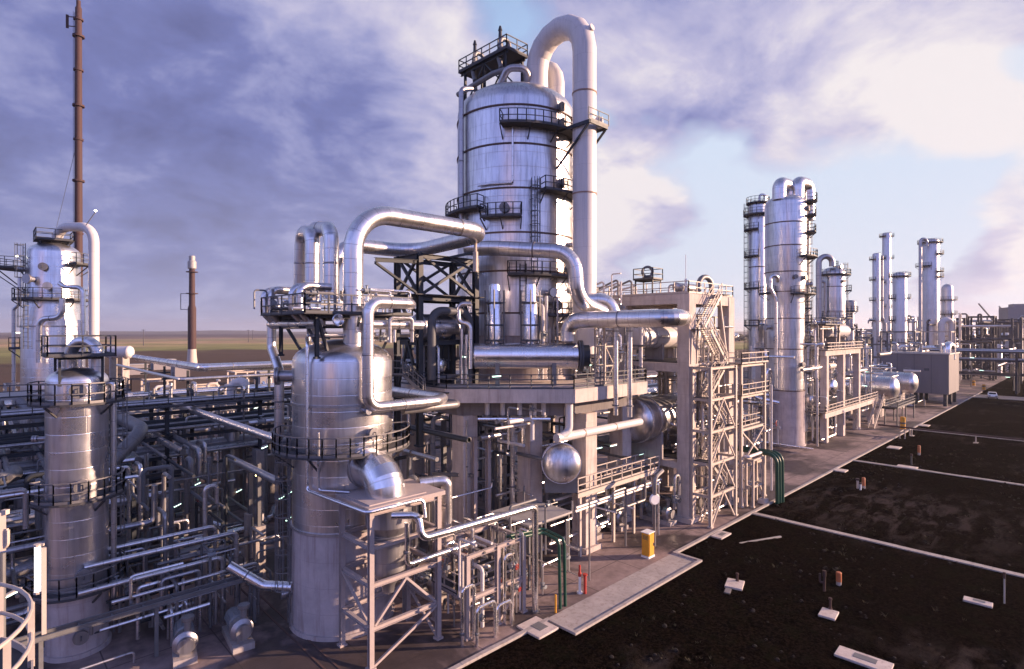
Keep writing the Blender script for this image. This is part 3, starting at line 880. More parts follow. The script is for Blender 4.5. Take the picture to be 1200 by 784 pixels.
# ================================================================ the big column on its concrete table
OC = (38.2, 39.6); AP = 12.0
octv = [(OC[0] + AP/math.cos(PI/8)*math.cos(PI/8+i*PI/4), OC[1] + AP/math.cos(PI/8)*math.sin(PI/8+i*PI/4)) for i in range(8)]
dk = thing('concrete_table', 'eight-sided concrete table on square piers carrying the largest column', 'platform', (OC[0],OC[1],0))
mb = MB(); mb.prism(octv, 12.5, 13.55); mb.build('slab', 'concrete_light', dk, smooth=False)
mb = MB(); oc2 = [(OC[0]+(x-OC[0])*.86, OC[1]+(y-OC[1])*.86) for x, y in octv]; mb.prism(oc2, 11.3, 12.498); mb.build('beam', 'concrete_dark', dk, smooth=False)
piers = [(33.2,32.4),(36.6,29.4),(28.6,35.2),(28.6,44.0),(33.6,49.6),(43.4,49.4),(48.0,44.2),(44.8,31.6)]
for x, y in piers:
    mb = MB(); mb.box(x-.72,x+.72,y-.72,y+.72,.05,11.31); mb.box(x-1,x+1,y-1,y+1,.04,.45); mb.build('pier', 'concrete_light', dk, smooth=False)
mb = MB()
oc3 = [(OC[0]+(x-OC[0])*.985, OC[1]+(y-OC[1])*.985, 13.55) for x, y in octv]
mb.rail(oc3 + [oc3[0]], 1.1, 3, 1.6, .035); mb.build('railing', 'rail_dark', dk, smooth=False)

MX, MY, MR = 38.4, 39.4, 5.65
mcol = column('vacuum_column', 'largest silver column in the centre with two pale ducts looping over its top', MX, MY,
    [(MR,17.6)] + [(MR, z) for z in (20,24,28,32,36)] + [(MR,38.7)] + dome(MR, 38.7, .24, 8)[1:], 'alu_tall',
    skirt=(5.5,13.56,5.5,17.6), rings=(19.6,23.3,26.7,30.6,34.5,37.9), seg=72,
    plats=[(36.0,-102,-12,1.25),(30.4,-68,-6,1.2),(28.0,-118,-86,1.1),(28.9,-172,-120,1.2),(27.6,-14,25,1.1),(22.9,-96,-5,1.5),(24.9,-12,30,1.2),(33.0,-14,20,.9),(19.4,-80,0,1.5)],
    ladders=[(-74,22.9,30.4),(-20,30.4,36.0),(-84,19.4,22.9),(-10,24.9,30.4)],
    manholes=[(-46,38.2,.42),(-44,36.75,.5),(-42,31.4,.5),(-100,28.8,.45),(-30,23.8,.5),(-52,20.3,.5)],
    nozzles=[(-60,21.4,.25,.8),(-28,26,.22,.7),(-8,29,.2,.8),(-112,25.4,.3,.6),(-70,25.2,.18,.5),(5,32,.2,.7),(-34,18.6,.3,.9)])
# top platform, a rectangular deck on posts
tp = thing('top_platform', 'railed dark steel platform carrying relief pipework above the dome of the largest column', 'platform', (36.7,38.6,40))
mb = MB(); mb.box(36.5,39.4,38.7,46.0,44.75,44.95); mb.build('floor', 'grating', tp, smooth=False)
for y in (39.2,42.2,45.2):
    for x in (36.8,39.1):
        zb = 41.3 if y < 44 else 40.2
        mb = MB(); mb.hbeam((x,y,zb-.8),(x,y,44.75),.22); mb.build('post', 'steel_dark', tp, smooth=False)
for x in (36.8, 39.1):
    mb = MB(); mb.hbeam((x,38.8,44.6),(x,45.9,44.6),.2,.28); mb.build('beam', 'steel_dark', tp, smooth=False)
    mb = MB(); mb.beam((x,39.3,41.6),(x,42.1,44.5),.12); mb.beam((x,45.1,41.2),(x,42.3,44.5),.12); mb.build('brace', 'steel_dark', tp, smooth=False)
mb = MB(); z = 44.95; mb.rail([(36.55,38.75,z),(39.35,38.75,z),(39.35,45.95,z),(36.55,45.95,z),(36.55,38.75,z)], 1.15, 2, 1.2, .04); mb.build('railing', 'rail_dark', tp, smooth=False)
for k, y in enumerate((40.3, 44.2)):
    pipe('%s relief pipe hoop standing on the platform above the largest dome' % ('nearer' if k == 0 else 'farther'), [(37.9,y+.3,41.2),(37.2,y,43.6),(37.2,y,46.6),(38.4,y,46.6),(38.4,y,45.2)], .2, 'pipe_grey', bend=.45, flanges=(1.6,4.4), cat='pipe')
    v = thing('relief_valve', '%s upright relief valve on the platform above the largest dome' % ('nearer' if k == 0 else 'farther'), 'valve', (38.0,y+.9,44.95))
    mb = MB(); mb.lathe([(.2,0),(.2,.8),(.42,.8),(.42,.95),(.26,1.1),(.34,1.5),(.2,1.9),(.16,2.9),(.22,2.95),(.1,3.4),(0,3.4)], (38.0,y+.9,44.95), 12); mb.build('body', 'steel_dark', v)
    mb = MB(); mb.cyl((38.0,y+.9,45.75),(38.0,y+1.5,45.75),.12,10); mb.cyl((38.0,y+1.45,45.75),(38.0,y+1.55,45.75),.22,10); mb.build('outlet', 'pipe_grey', v)
pipe('long slanting pipe slung under the top platform of the largest column', [(36.0,45.4,42.2),(36.0,40.0,42.6),(36.3,38.6,42.6)], .26, 'pipe_grey', bend=.6)
for y in (40.3, 44.2):
    pipe('%s sloping pipe from the top platform down to the slanting pipe' % ('near' if y < 42 else 'rear'), [(37.0,y+.1,44.6),(36.2,y-1.2,42.9)], .2, 'pipe_grey', seg=10)
pipe('short fat bent pipe under the top platform of the largest column', [(36.2,39.5,41.0),(36.2,38.2,42.6),(37.6,36.9,42.6),(38.3,37.8,41.4)], .34, 'alu_dull', bend=.8)
pipe('slim grey pipe climbing the left edge of the largest column', [P(553,104,52.6),P(540.5,104,51.7),P(540.5,118,51.7),P(540.5,262,51.7)], .24, 'alu_dull', bend=.6, bands=(8,16,24))
pipe('thin vertical pipe on the face of the largest column below its upper platform', [(MX+vdir(-93)[0]*5.9,MY+vdir(-93)[1]*5.9,35.8),(MX+vdir(-93)[0]*5.9,MY+vdir(-93)[1]*5.9,30.95),(MX+vdir(-112)[0]*5.9,MY+vdir(-112)[1]*5.9,30.95),(MX+vdir(-125)[0]*5.9,MY+vdir(-125)[1]*5.9,30.95)], .09, 'alu')
# pale overhead ducts with mitred bends
d1 = pipe('pale overhead duct looping from the largest dome down its right side', [(39.2,37.3,40.8),(39.2,37.3,45.8),(39.2,31.5,45.8),(39.2,31.5,16.0)], 1.06, 'duct_white', bend=2.88, seg=48, nb=4, sharp=14, bands=(17.6,26.5), name='overhead_duct', cat='duct')
mb = MB(); q = Vector((39.2,31.5,36.4)); mb.cyl(q+Vector((.6,-.55,0)), q+Vector((1.0,-1.25,0)), .5, 16); mb.build('nozzle', 'duct_white', d1)
mb = MB(); mb.cyl((39.2,32.0,44.3),(39.2,30.6,44.6),.3,12); mb.build('nozzle', 'duct_white', d1)
pipe('smaller pale duct looping behind the first on the largest dome', [(41.9,41.4,40.0),(41.9,41.4,44.6),(41.9,37.2,44.6),(41.9,37.2,38.8)], .8, 'duct_white', bend=2.05, seg=40, nb=4, sharp=14, name='overhead_duct', cat='duct')
sp_ = thing('support_bracket', 'dark triangular bracket holding the pale duct to the largest column', 'bracket', (40,33,36))
mb = MB()
for x in (38.0, 40.4): mb.beam((x,34.2,35.9),(x,29.9,35.9),.2,.3)
mb.beam((38.0,29.95,35.9),(40.4,29.95,35.9),.18,.28); mb.build('beam', 'steel_dark', sp_, smooth=False)
mb = MB()
for x in (38.0, 40.4): mb.beam((x,30.1,35.75),(x,33.7,32.6),.16)
mb.build('brace', 'steel_dark', sp_, smooth=False)
mb = MB(); mb.rail([(37.8,29.9,36.05),(40.6,29.9,36.05)],1.0,2,1.3,.03); mb.build('railing','rail_dark',sp_,smooth=False)

# drum and twin upright vessels on the table
vessel('exchanger_drum', 'bright horizontal silver drum lying across the front of the concrete table', P(557,417,46.5), P(676,417,46.5), 1.05, 'alu_bright', saddles=(.22,.77), zbase=13.56, saddlemat='pipe_grey', headk=.1)
mb_t = thing('channel_flange', 'dark bolted flange ring on the right end of the silver drum', 'flange', P(679,417,46.5))
mb = MB(); p = Vector(P(677.5,417,46.5)); dx = Vector(cam2w(1,0)+(0,)); mb.cyl(p,p+dx*.16,1.28,32); mb.cyl(p+dx*.2,p+dx*.36,1.28,32); mb.build('ring','rail_dark',mb_t)
mb = MB(); mb.cyl(p+dx*.36,p+dx*.9,.9,28); mb.build('cover','steel_dark',mb_t)
for k, (px, w_) in enumerate(((579.5,'left'),(621.5,'right'))):
    x, y, _ = P(px, 400, 46.9)
    t = thing('upright_vessel', '%s slim silver upright vessel standing on the horizontal drum in a thin frame' % w_, 'vessel', (x,y,16.8))
    mb = MB(); mb.lathe([(.42,16.7),(.42,17.1),(.62,17.3),(.62,20.3),(.5,20.5),(.5,21.6),(.42,21.9),(0,22.0)], (x,y,0), 28); mb.build('shell','alu_bright',t)
    for z in (17.25, 18.5, 20.35):
        mb = MB(); mb.sector((x,y,0), .6,.74,z-.06,z+.06,0,2*PI,24); mb.build('ring','rail_dark',t)
    for ang in (0,180,-90,90):
        nx, ny = vdir(ang); mb = MB(); mb.beam((x+nx*.78,y+ny*.78,16.9 if ang in(-90,90) else 16.2),(x+nx*.78,y+ny*.78,21.4),.09); mb.build('guide_post','steel_grey',t,smooth=False)
# pipe rising from the drum and running to the right (G), and the S pipe above it (F)
gx = P(666,400,46.3)
pipe('fat silver pipe rising from the drum and running right in front of the concrete frame', [gx,P(666,375,46.3),P(795,372.5,40.8),P(803,372.5,52)], .66, 'alu', bend=1.15, seg=64, nb=6, sharp=8)
pipe('curved silver pipe bending down beside the pale duct above the fat pipe', [P(548,291,48.5),P(585,291,46.8),P(673,295,45.2),P(676,352,45.2),P(706,366,47.5)], .62, 'alu', bend=1.9, seg=64, nb=7, sharp=8, bands=(6.2,))
pipe('short silver bend dropping behind the fat horizontal pipe', [P(676,352,49),P(716,351,49),P(722,384,49)], .6, 'alu', bend=1.3, seg=24)
lat = steel_frame('lattice_mast', 'cream lattice post on the right edge of the concrete table', (37.5,38.7), (28.0,29.0), (15.2,16.8,18.4), .12, 'cream_steel', zb=13.56,
    brace=[('x',0,0,13.6,15.2,'/'),('x',0,0,15.2,16.8,'b'),('x',0,0,16.8,18.4,'/'),('y',0,0,13.6,15.2,'/'),('y',0,0,15.2,16.8,'b'),('y',0,0,16.8,18.4,'/')])
for k, px in enumerate((721.5, 738)):
    q = P(px, 388, 45.6 - k*.3)
    pipe('%s of two slim pipes hanging in front of the table edge' % ('left' if k == 0 else 'right'), [(q[0],q[1],18.4),(q[0],q[1],11.2-k*.1)], .2, 'alu', flanges=(.4,6.4), seg=12)

# ---------------------------------------------------------------- under the table
pipe('thin bright pipe running level just under the table front', [P(560,491,43.8),P(645,491,43.8)], .16, 'alu_bright', seg=10)
for k, px in enumerate((571,589,609,626,637)):
    q = P(px, 480, 44.6); pipe('short pipe stub hanging from the underside of the table front', [(q[0],q[1],12.52),(q[0],q[1],11.2)], .2, 'duct_white', seg=10, group='stubs under the table front', flanges=(1.2,))
x0 = P(655,513,43.2); x1 = PA(757,496,44.5)
pipe('cream pipe dropping from the table and running back to the large drum', [P(667,470,43.6),P(667,506,43.6),P(655,513,43.0)], .3, 'duct_white', bend=.7, seg=16)
z_ = 18-125*43/660
a0, b0, _ = P(655,513,43); pipe('pale horizontal pipe under the table pointing at the large drum', [(a0-.3,b0,z_),(a0+11.0,b0,z_)], .34, 'duct_white', seg=18, bands=(3.2,7.4))
vessel('round_ended_vessel', 'white round-ended vessel beside the front pier under the table', P(658,543,43.6), P(657,541,45.2), 1.5, 'alu_tall', saddles=(.5,), zbase=5.3, headk=.26, saddlemat='steel_grey')
vessel('large_drum', 'large dull silver drum with a domed end between table and concrete frame', (46.2,31.0,9.4), (54.6,31.0,9.4), 2.1, 'alu_tall', saddles=(.25,.8), zbase=5.6, rings=(.02,.2), headk=.22)
vessel('upper_drum', 'pale drum with two bright bands on the upper level of the concrete frame', (48.6,32.6,17.4), (61,32.6,17.4), 1.25, 'duct_white', saddles=(.3,.8), zbase=15.0, rings=(.03,.09,.2), headk=.25)
vessel('small_exchanger', 'small dark-ended exchanger lying on the table left of the silver drum', P(470,428,49), P(519,428,46.5), .55, 'alu_dull', saddles=(.3,.8), zbase=13.56, headk=.2, headmat='alu_bright', saddlemat='steel_dark')
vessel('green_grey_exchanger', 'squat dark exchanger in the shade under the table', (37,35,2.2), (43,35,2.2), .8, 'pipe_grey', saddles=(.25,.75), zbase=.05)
us = thing('steel_framework', 'pale steel posts and beams standing in the gap left of the front pier', 'framework', (27,31,0))
for k, (px, d, zt) in enumerate(((556,44.5,9.6),(572,45.2,9.8),(505,45,9.0),(520,47,10.5),(480,43,8.5))):
    x, y, _ = P(px,500,d); mb = MB(); mb.hbeam((x,y,.05),(x,y,zt),.34); mb.build('post','frame_pink' if k < 2 else 'steel_grey',us,smooth=False)
for pa, pb, z in (((556,44.5),(572,45.2),9.4),((480,43),(505,45),8.2),((505,45),(556,44.5),6.6)):
    a, b = P(pa[0],400,pa[1]), P(pb[0],400,pb[1]); mb = MB(); mb.hbeam((a[0],a[1],z),(b[0],b[1],z),.26); mb.build('beam','steel_grey',us,smooth=False)
# walkway with handrails along the kerb side
wk = thing('walkway', 'low steel walkway with lit handrails running past the piers', 'walkway', (34.5,28.2,0))
mb = MB(); mb.box(34.4,46.2,28.3,29.9,5.2,5.3); mb.build('floor','grating',wk,smooth=False)
for y in (28.28, 29.9):
    mb = MB(); mb.hbeam((34.4,y,5.05),(46.2,y,5.05),.16,.36); mb.build('beam','cream_steel',wk,smooth=False)
for x in (35.0,39.5,42.5,45.8):
    mb = MB(); mb.hbeam((x,28.6,.05),(x,28.6,4.88),.22); mb.build('post','cream_steel',wk,smooth=False)
for y in (28.3, 29.9):
    mb = MB(); mb.rail([(34.4,y,5.3),(46.2,y,5.3)],1.1,2,1.5,.04); mb.build('railing','rail_light',wk,smooth=False)
for k, (z, y) in enumerate(((4.3,28.0),(4.0,28.1),(4.45,30.1))):
    pipe('slim pale pipe slung under the low walkway', [(33.8,y,z),(46,y,z)], .11, 'duct_white', seg=8, group='pipes under the low walkway')
# shelter roof near the front pier
sh = steel_frame('equipment_shelter', 'flat grey shelter roof on thin posts in front of the left pier', (28.0,32.2), (27.4,31.2), (4.4,), .14, 'steel_grey')
mb = MB(); mb.box(27.8,32.4,27.2,31.4,4.41,4.55); mb.build('roof','steel_light',sh,smooth=False)

# ================================================================ dark steel tower carrying the pipe loop
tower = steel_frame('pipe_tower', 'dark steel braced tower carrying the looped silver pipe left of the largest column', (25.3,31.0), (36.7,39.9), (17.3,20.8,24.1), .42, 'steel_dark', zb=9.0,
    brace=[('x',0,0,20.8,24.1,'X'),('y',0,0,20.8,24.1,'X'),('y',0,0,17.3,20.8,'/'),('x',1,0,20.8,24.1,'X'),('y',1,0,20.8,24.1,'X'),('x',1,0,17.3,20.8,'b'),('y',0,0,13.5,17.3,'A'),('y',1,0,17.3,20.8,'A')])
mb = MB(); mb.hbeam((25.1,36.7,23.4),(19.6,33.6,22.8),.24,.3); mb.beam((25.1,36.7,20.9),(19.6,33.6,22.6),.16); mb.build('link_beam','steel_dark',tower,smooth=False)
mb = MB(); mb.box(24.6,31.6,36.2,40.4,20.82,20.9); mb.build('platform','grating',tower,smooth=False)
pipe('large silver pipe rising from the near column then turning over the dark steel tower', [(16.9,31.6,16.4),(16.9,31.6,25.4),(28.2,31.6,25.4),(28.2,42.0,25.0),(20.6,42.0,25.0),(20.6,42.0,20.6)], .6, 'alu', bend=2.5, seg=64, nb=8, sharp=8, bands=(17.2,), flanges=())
# struts under the pipe
hg = thing('pipe_hanger', 'bracket with jacks under the silver pipe bend over the steel tower', 'bracket', (28.2,33,23))
mb = MB(); mb.cyl((28.2,33.4,24.1),(28.2,33.4,24.9),.12,8); mb.cyl((28.2,33.4,22.6),(28.2,33.4,24.15),.2,10); mb.build('jack','cream_steel',hg)
mb = MB(); mb.beam((28.2,33.4,22.6),(28.2,36.5,23.9),.16); mb.beam((28.2,33.4,24.12),(28.2,36.7,24.0),.18); mb.build('arm','steel_dark',hg,smooth=False)
vessel('saddle_vessel', 'pale silver vessel under the dark arch of the steel tower', (26.2,38.2,18.3), (30.4,38.2,18.3), 1.1, 'alu', saddles=(.3,.7), zbase=13.56, saddlemat='steel_dark')
pipe('dark arched pipe inside the steel tower', [(26.0,36.1,14.2),(26.0,36.1,19.6),(29.8,36.1,19.6),(29.8,36.1,14.2)], .34, 'rail_dark', bend=1.0, seg=16)
pipe('slim S-shaped silver pipe right of the steel tower', [P(552,356,45.6),P(537,356,45.6),P(537,378,45.6),P(551,379,45.6),P(551,432,45.6)], .2, 'alu', bend=.5, seg=14)
for k, px in enumerate((541, 546.5)):
    q = P(px,392,46.4); pipe('slim upright silver pipe beside the S-shaped pipe', [(q[0],q[1],18.2-k*.5),(q[0],q[1],13.6)], .15, 'alu', seg=10, group='upright pipes beside the S-shaped pipe')
# stepped stair landing at the left of the table
ld = thing('stair_landing', 'grey stair with handrails stepping down to the left end of the table', 'stairs', (24.5,34.5,12.5))
q0 = P(474,441,44); q1 = P(497,460,43.2); q2 = P(452,444,44.6)
flight(ld, (q0[0],q0[1],14.6), (q1[0],q1[1],13.3), 1.0, 'steel_grey', (vdir(90)[0],vdir(90)[1],0))
mb = MB(); mb.obox(((q2[0]+q0[0])/2,(q2[1]+q0[1])/2,14.55),2.6,1.6,.1,wang(0)); f_ = mb.build('floor','grating',ld,smooth=False)
mb = MB(); nx, ny = vdir(-90)
mb.rail([(q2[0]-.4,q2[1]-.3,14.6),(q0[0]+nx*.7,q0[1]+ny*.7,14.6)],1.1,2,1.0,.035); mb.build('railing','steel_grey',ld,smooth=False)
mb = MB(); mb.obox((q1[0]+.6,q1[1]-.3,13.28),2.6,1.4,.1,wang(0)); mb.build('floor','grating',ld,smooth=False)

# ================================================================ near column with its pipes
FX, FY, FR = 17.03, 33.15, 3.03
column('near_column', 'broad silver near column on a pinkish skirt left of centre', FX, FY, [(FR,6.1),(FR,9),(FR,12),(FR,14),(FR,16.1)] + dome(FR,16.1,.23,8)[1:], 'alu',
    skirt=(3.06,.05,3.03,6.1), seg=64, plats=[(10.85,-185,28,1.15)], ladders=[(-148,.3,10.9)], rings=(6.15,13.6),
    manholes=[(-42,11.9,.36)], nozzles=[(-172,15.2,.35,.9),(-50,13.3,.12,.5),(-150,2.2,.2,.5)], ringmat='alu_dull', railmat='rail_mid')
mb_ = steel_frame('top_platform', 'railed dark platform on splayed struts above the dome of the near column', (14.4,19.8), (31.2,36.4), (18.95,), .2, 'steel_dark', zb=16.4,
    floors=[(13.4,20.6,30.6,37.2,18.96)], railmat='rail_dark')
for x, y, x2, y2 in ((14.4,31.2,15.5,31.6),(19.8,31.2,18.6,31.8),(14.4,36.4,15.6,35),(14.4,33.0,15.4,32.2),(17.0,31.0,16.4,31.4)):
    mb = MB(); mb.beam((x,y,18.85),(x2,y2,16.0),.16); mb.build('strut','steel_dark',mb_,smooth=False)
pipe('left one of two nested silver bends above the near column', [P(366,345,36.4),P(366,273,36.4),P(354,272,38.2),P(352,345,38.6)], .46, 'alu', bend=.8, seg=60, nb=6, sharp=8)
pipe('taller right one of two nested silver bends above the near column', [P(366,352,38.6),P(366,268,38.4),P(388,268,35.2),P(388,350,35.2)], .47, 'alu', bend=.95, seg=60, nb=6, sharp=8)
pipe('round-ended silver header pipe in front of the near column platform', [(14.6,31.4,18.45),(14.6,38.6,18.45)], .32, 'alu', seg=20)
tag(MB().lathe([(0,-.16),(.2,-.13),(.32,0),(.36,.05),(.32,.1)], P(396,375,32.6), 20, vdir(-50)+(0,)).build('end_cap','alu_bright'), 'round silver pipe cap right of the header end', 'cap')
for k, b_ in enumerate((38.0,36.9,33.5,32.4)):
    pipe('C-shaped silver pipe bend rising from the header onto the platform', [(14.6,b_,18.5),(13.9,b_,19.2),(13.9,b_,20.7),(16.2-(k%2)*.3,b_+.2,20.7)], .22, 'alu', bend=.6, seg=14, nb=6, group='pipe bends rising from the header')
pipe('silver downpipe with an S bend that turns into the long diagonal pipe', [(14.6,38.5,18.4),(14.6,38.5,16.9),(14.6,37.2,15.4),(14.6,37.2,10.8),(14.6,63,10.8)], .3, 'alu', bend=.7, seg=18, bands=(5.5,))
pipe('second diagonal pipe below the long one, behind the near column', [(14.3,36.6,8.3),(14.3,46.6,8.3),(14.3,47.4,6.0)], .25, 'alu_dull', bend=.6, seg=14)
pipe('silver loop pipe hanging down the right front of the near column', [(20.4,30.6,19.7),(19.6,29.55,19.7),(16.75,29.55,19.7),(16.75,29.55,13.5),(21.6,29.55,13.5),(23.0,30.5,13.5),(23.0,38,13.5)], .34, 'alu', bend=.75, seg=22, nb=8)
pipe('grey pipe parallel below the loop pipe foot', [(19.6,30.3,13.0),(24.2,30.3,13.0),(24.2,39,13.0)], .26, 'pipe_grey', bend=.6)
pipe('short silver pipe passing behind the loop pipe', [(17.5,30.5,18.4),(21.2,30.5,18.4)], .3, 'alu', seg=16)
pipe('thin silver pipe dropping down the left front of the near column and along the frame', [(14.55,32.9,17.6),(14.1,31.8,17.3),(14.1,31.8,8.75),(14.8,26.2,8.6),(18.3,26.2,8.6),(18.3,26.0,7.6)], .095, 'alu_bright', bend=.3, seg=10)
pipe('thin dark pipe beside the thin silver pipe on the near column', [(14.35,30.9,12.2),(14.35,30.9,8.9),(15.6,29.6,8.8)], .07, 'alu', bend=.2, seg=8)
pipe('short capped silver pipe at the foot of the near column', [(11.2,36.2,3.9),(12.8,35.0,2.6),(14.0,33.6,2.6)], .3, 'alu_bright', bend=.6, seg=16)
# hooded duct with its frame
hd = pipe('fat silver elbow duct leaving the near column and turning down onto a square plate', [(17.0,31.0,9.9),(17.0,28.05,9.9),(17.0,28.05,8.7)], 1.12, 'alu_bright', bend=1.2, seg=64, nb=5, sharp=8, name='elbow_duct', cat='duct')
mb = MB(); mb.cyl((17.0,30.3,9.9),(17.0,30.05,9.9),1.2,32); mb.build('band','alu_dull',hd)
fr = steel_frame('duct_tower', 'pale braced steel tower standing under the fat elbow duct', (15.3,19.7), (26.7,29.9), (2.3,4.6,6.6,8.45), .27, 'frame_pink', zb=.05,
    brace=[('x',0,0,.1,2.1,'/'),('x',0,0,2.3,4.4,'A'),('y',0,0,2.3,4.4,'/'),('y',1,0,.1,2.2,'/')])
mb = MB(); mb.box(15.0,20.0,26.4,30.1,8.46,8.70); mb.box(15.25,18.9,26.75,29.5,8.70,8.76); mb.build('top_plate','frame_pink',fr,smooth=False)
hop = thing('hopper', 'tapering silver hopper hanging inside the cream frame under the duct', 'hopper', (17.2,28.2,3.2))
mb = MB(); mb.lathe([(0,3.1),(.35,3.1),(.4,3.5),(.95,4.3),(.95,6.5),(1.3,7.0),(1.3,8.3),(0,8.3)], (17.3,28.2,0), 32); mb.build('shell','alu_dull',hop)
mb = MB(); mb.sector((17.3,28.2,0),.93,1.12,6.3,6.45,0,2*PI,30); mb.build('flange','steel_grey',hop)
pipe('silver hooked pipe curving over behind the cream frame', [(19.9,29.0,8.6),(21.0,28.7,8.6),(21.6,28.4,8.6),(21.6,28.4,5.6)], .36, 'alu', bend=.95, seg=20, nb=8)
# long pale pipe along the kerb
lp = pipe('long bright pipe climbing out of the frame and running along the kerb', [(16.2,26.1,8.15),(17.3,25.2,8.15),(17.3,24.9,6.95),(26.0,24.9,6.8),(26.0,24.9,.05)], .2, 'alu_bright', bend=.42, seg=16, flanges=(1.5,18.0))
pipe('short bright pipe below the long pipe by the cream frame', [(17.1,26.0,7.6),(17.1,26.0,5.3),(21.9,26.0,5.3)], .14, 'alu_bright', bend=.3, seg=12, flanges=(1.6,))
sk = steel_frame('process_skid', 'cluttered steel skid frame of valves and pipes behind the long kerbside pipe', (20.9,23.3,25.5), (25.5,28.6), (2.4,4.9), .27, 'frame_pink', zb=.05, brace=[('x',0,1,.1,2.3,'/'),('x',1,0,2.5,4.7,'X')], floors=[(20.7,25.7,26.2,28.8,2.42)])
for k, (x, y, z, rr) in enumerate(((21.6,25.3,1.2,.13),(22.4,25.9,3.2,.12),(23.7,26.6,1.0,.16),(24.4,25.3,3.4,.12),(22.0,27.2,3.7,.15),(25.0,27,1.2,.15))):
    valve(sk, (x,y,z), rr, (1,0,0) if k%2 else (0,1,0), (0,0,1) if k%3 else (0,-1,0))
for k, (a, b, h_, L) in enumerate(((20.2,25.1,3.3,.9),(20.8,24.5,2.2,1.4),(23.6,25.2,4.2,.7),(22.6,24.8,1.6,1.2))):
    pipe('bright hoop of pipe in front of the process skid', [(a,b,.05),(a,b,h_),(a+L,b+.02,h_),(a+L,b+.02,.05)], .1, 'alu_bright', bend=.28, seg=10, group='pipe hoops in front of the process skid', flanges=(.7,))
# two green pipes by the kerb, orange bollard and others
for k, a in enumerate((27.5,28.0)):
    pipe('%s of two green pipes dropping to the kerb beside the long pipe' % ('left' if k == 0 else 'right'), [(24.6,25.6+k*.5,4.9),(a,25.3+k*.3,4.5),(a,24.4,.05)][:1] + [(a,25.6+k*.5,4.6),(a,24.2,4.4),(a,24.1,.05)], .105, 'green_paint', bend=.4, seg=12)
pp = pipe('slim yellow post at the foot of the green pipes', [(26.9,23.95,.05),(26.9,23.95,1.2)], .06, 'yellow_paint', seg=10, name='guard_post', cat='post')
hy = thing('fire_hydrant', 'white standpipe with a red top near the green pipes', 'hydrant', (30.1,24.6,.05))
mb = MB(); mb.lathe([(.2,.05),(.2,.15),(.1,.15),(.1,1.2),(0,1.2)],(30.1,24.6,0),12); mb.build('pipe','white_paint',hy)
mb = MB(); mb.lathe([(.11,1.2),(.12,1.4),(.07,1.55),(.07,1.95),(0,2.0)],(30.1,24.6,0),12); mb.build('head','red_paint',hy)
mb = MB(); mb.cyl((30.3,24.3,.05),(30.3,24.3,1.3),.1,10); mb.cyl((30.3,24.3,1.3),(30.3,24.3,1.4),.16,10); mb.build('standpipe','red_paint',hy)
cb = thing('equipment_cabinet', 'tall yellow cabinet standing on the paving near the kerb corner', 'cabinet', (38.9,24.7,.05))
mb = MB(); mb.box(38.5,39.3,24.5,25.15,.2,2.0); mb.build('body','yellow_paint',cb,bevel=.03)
mb = MB(); mb.box(38.45,39.35,24.45,25.2,2.0,2.06); mb.box(38.47,39.33,24.47,25.18,.05,.2); mb.build('cap','white_paint',cb,smooth=False)
mb = MB(); mb.box(38.58,39.22,24.46,24.502,.3,1.9); d_ = mb.build('door','yellow_paint',cb,smooth=False)
mb = MB(); mb.box(39.1,39.15,24.42,24.46,.95,1.2); mb.build('handle','rail_dark',d_,smooth=False)
mb = MB()
for k in range(4): mb.box(38.485,38.5,24.6,25.05,1.5+k*.09,1.54+k*.09)
mb.build('louvre','rail_dark',cb,smooth=False)
# ================================================================ concrete frame right of the big column, stair tower
cf = thing('concrete_structure', 'tall two-bay concrete frame with pipework inside, right of the largest column', 'frame', (49,27,0))
cx_, cy_ = (49.1,57.3), (27.1,34.2,41.3)
for x in cx_:
    for y in cy_:
        mb = MB(); mb.box(x-.62,x+.62,y-.62,y+.62,.05,20.6); mb.box(x-1,x+1,y-1,y+1,.04,.5); mb.build('post','concrete_light',cf,smooth=False)
for zt, hh in ((21.5,.9),(14.9,.8),(5.5,.6)):
    for x in cx_:
        mb = MB(); mb.box(x-.6,x+.6,(cy_[0]-.622 if zt > 20 else cy_[0]+.622),cy_[2]+.622,zt-hh,zt) if zt > 20 else [mb.box(x-.55,x+.55,a+.622,b-.622,zt-hh,zt) for a, b in zip(cy_, cy_[1:])]
        mb.build('beam','concrete_light',cf,smooth=False)
    for y in cy_:
        mb = MB(); mb.box(cx_[0]+.602 if zt > 20 else cx_[0]+.622,cx_[1]-.602 if zt > 20 else cx_[1]-.622,y-.56,y+.56,zt-hh+.004,zt-.004); mb.build('beam','concrete_light',cf,smooth=False)
for zt in (14.9, 5.5):
    mb = MB(); mb.box(cx_[0]+.56,cx_[1]-.56,cy_[0]+.57,cy_[2]-.57,zt+.01,zt+.09); mb.build('floor','grating',cf,smooth=False)
mb = MB(); mb.box(cx_[0]-.5,cx_[1]+.5,cy_[0]-.5,cy_[2]+.5,21.502,21.62); mb.build('floor','concrete',cf,smooth=False)
mb = MB(); z = 21.62; x0,x1,y0,y1 = cx_[0]-.5,cx_[1]+.5,cy_[0]-.5,cy_[2]+.5
mb.rail([(x0,y0,z),(x1,y0,z),(x1,y1,z),(x0,y1,z),(x0,y0,z)],1.1,2,1.5,.04); mb.build('railing','rail_light',cf,smooth=False)
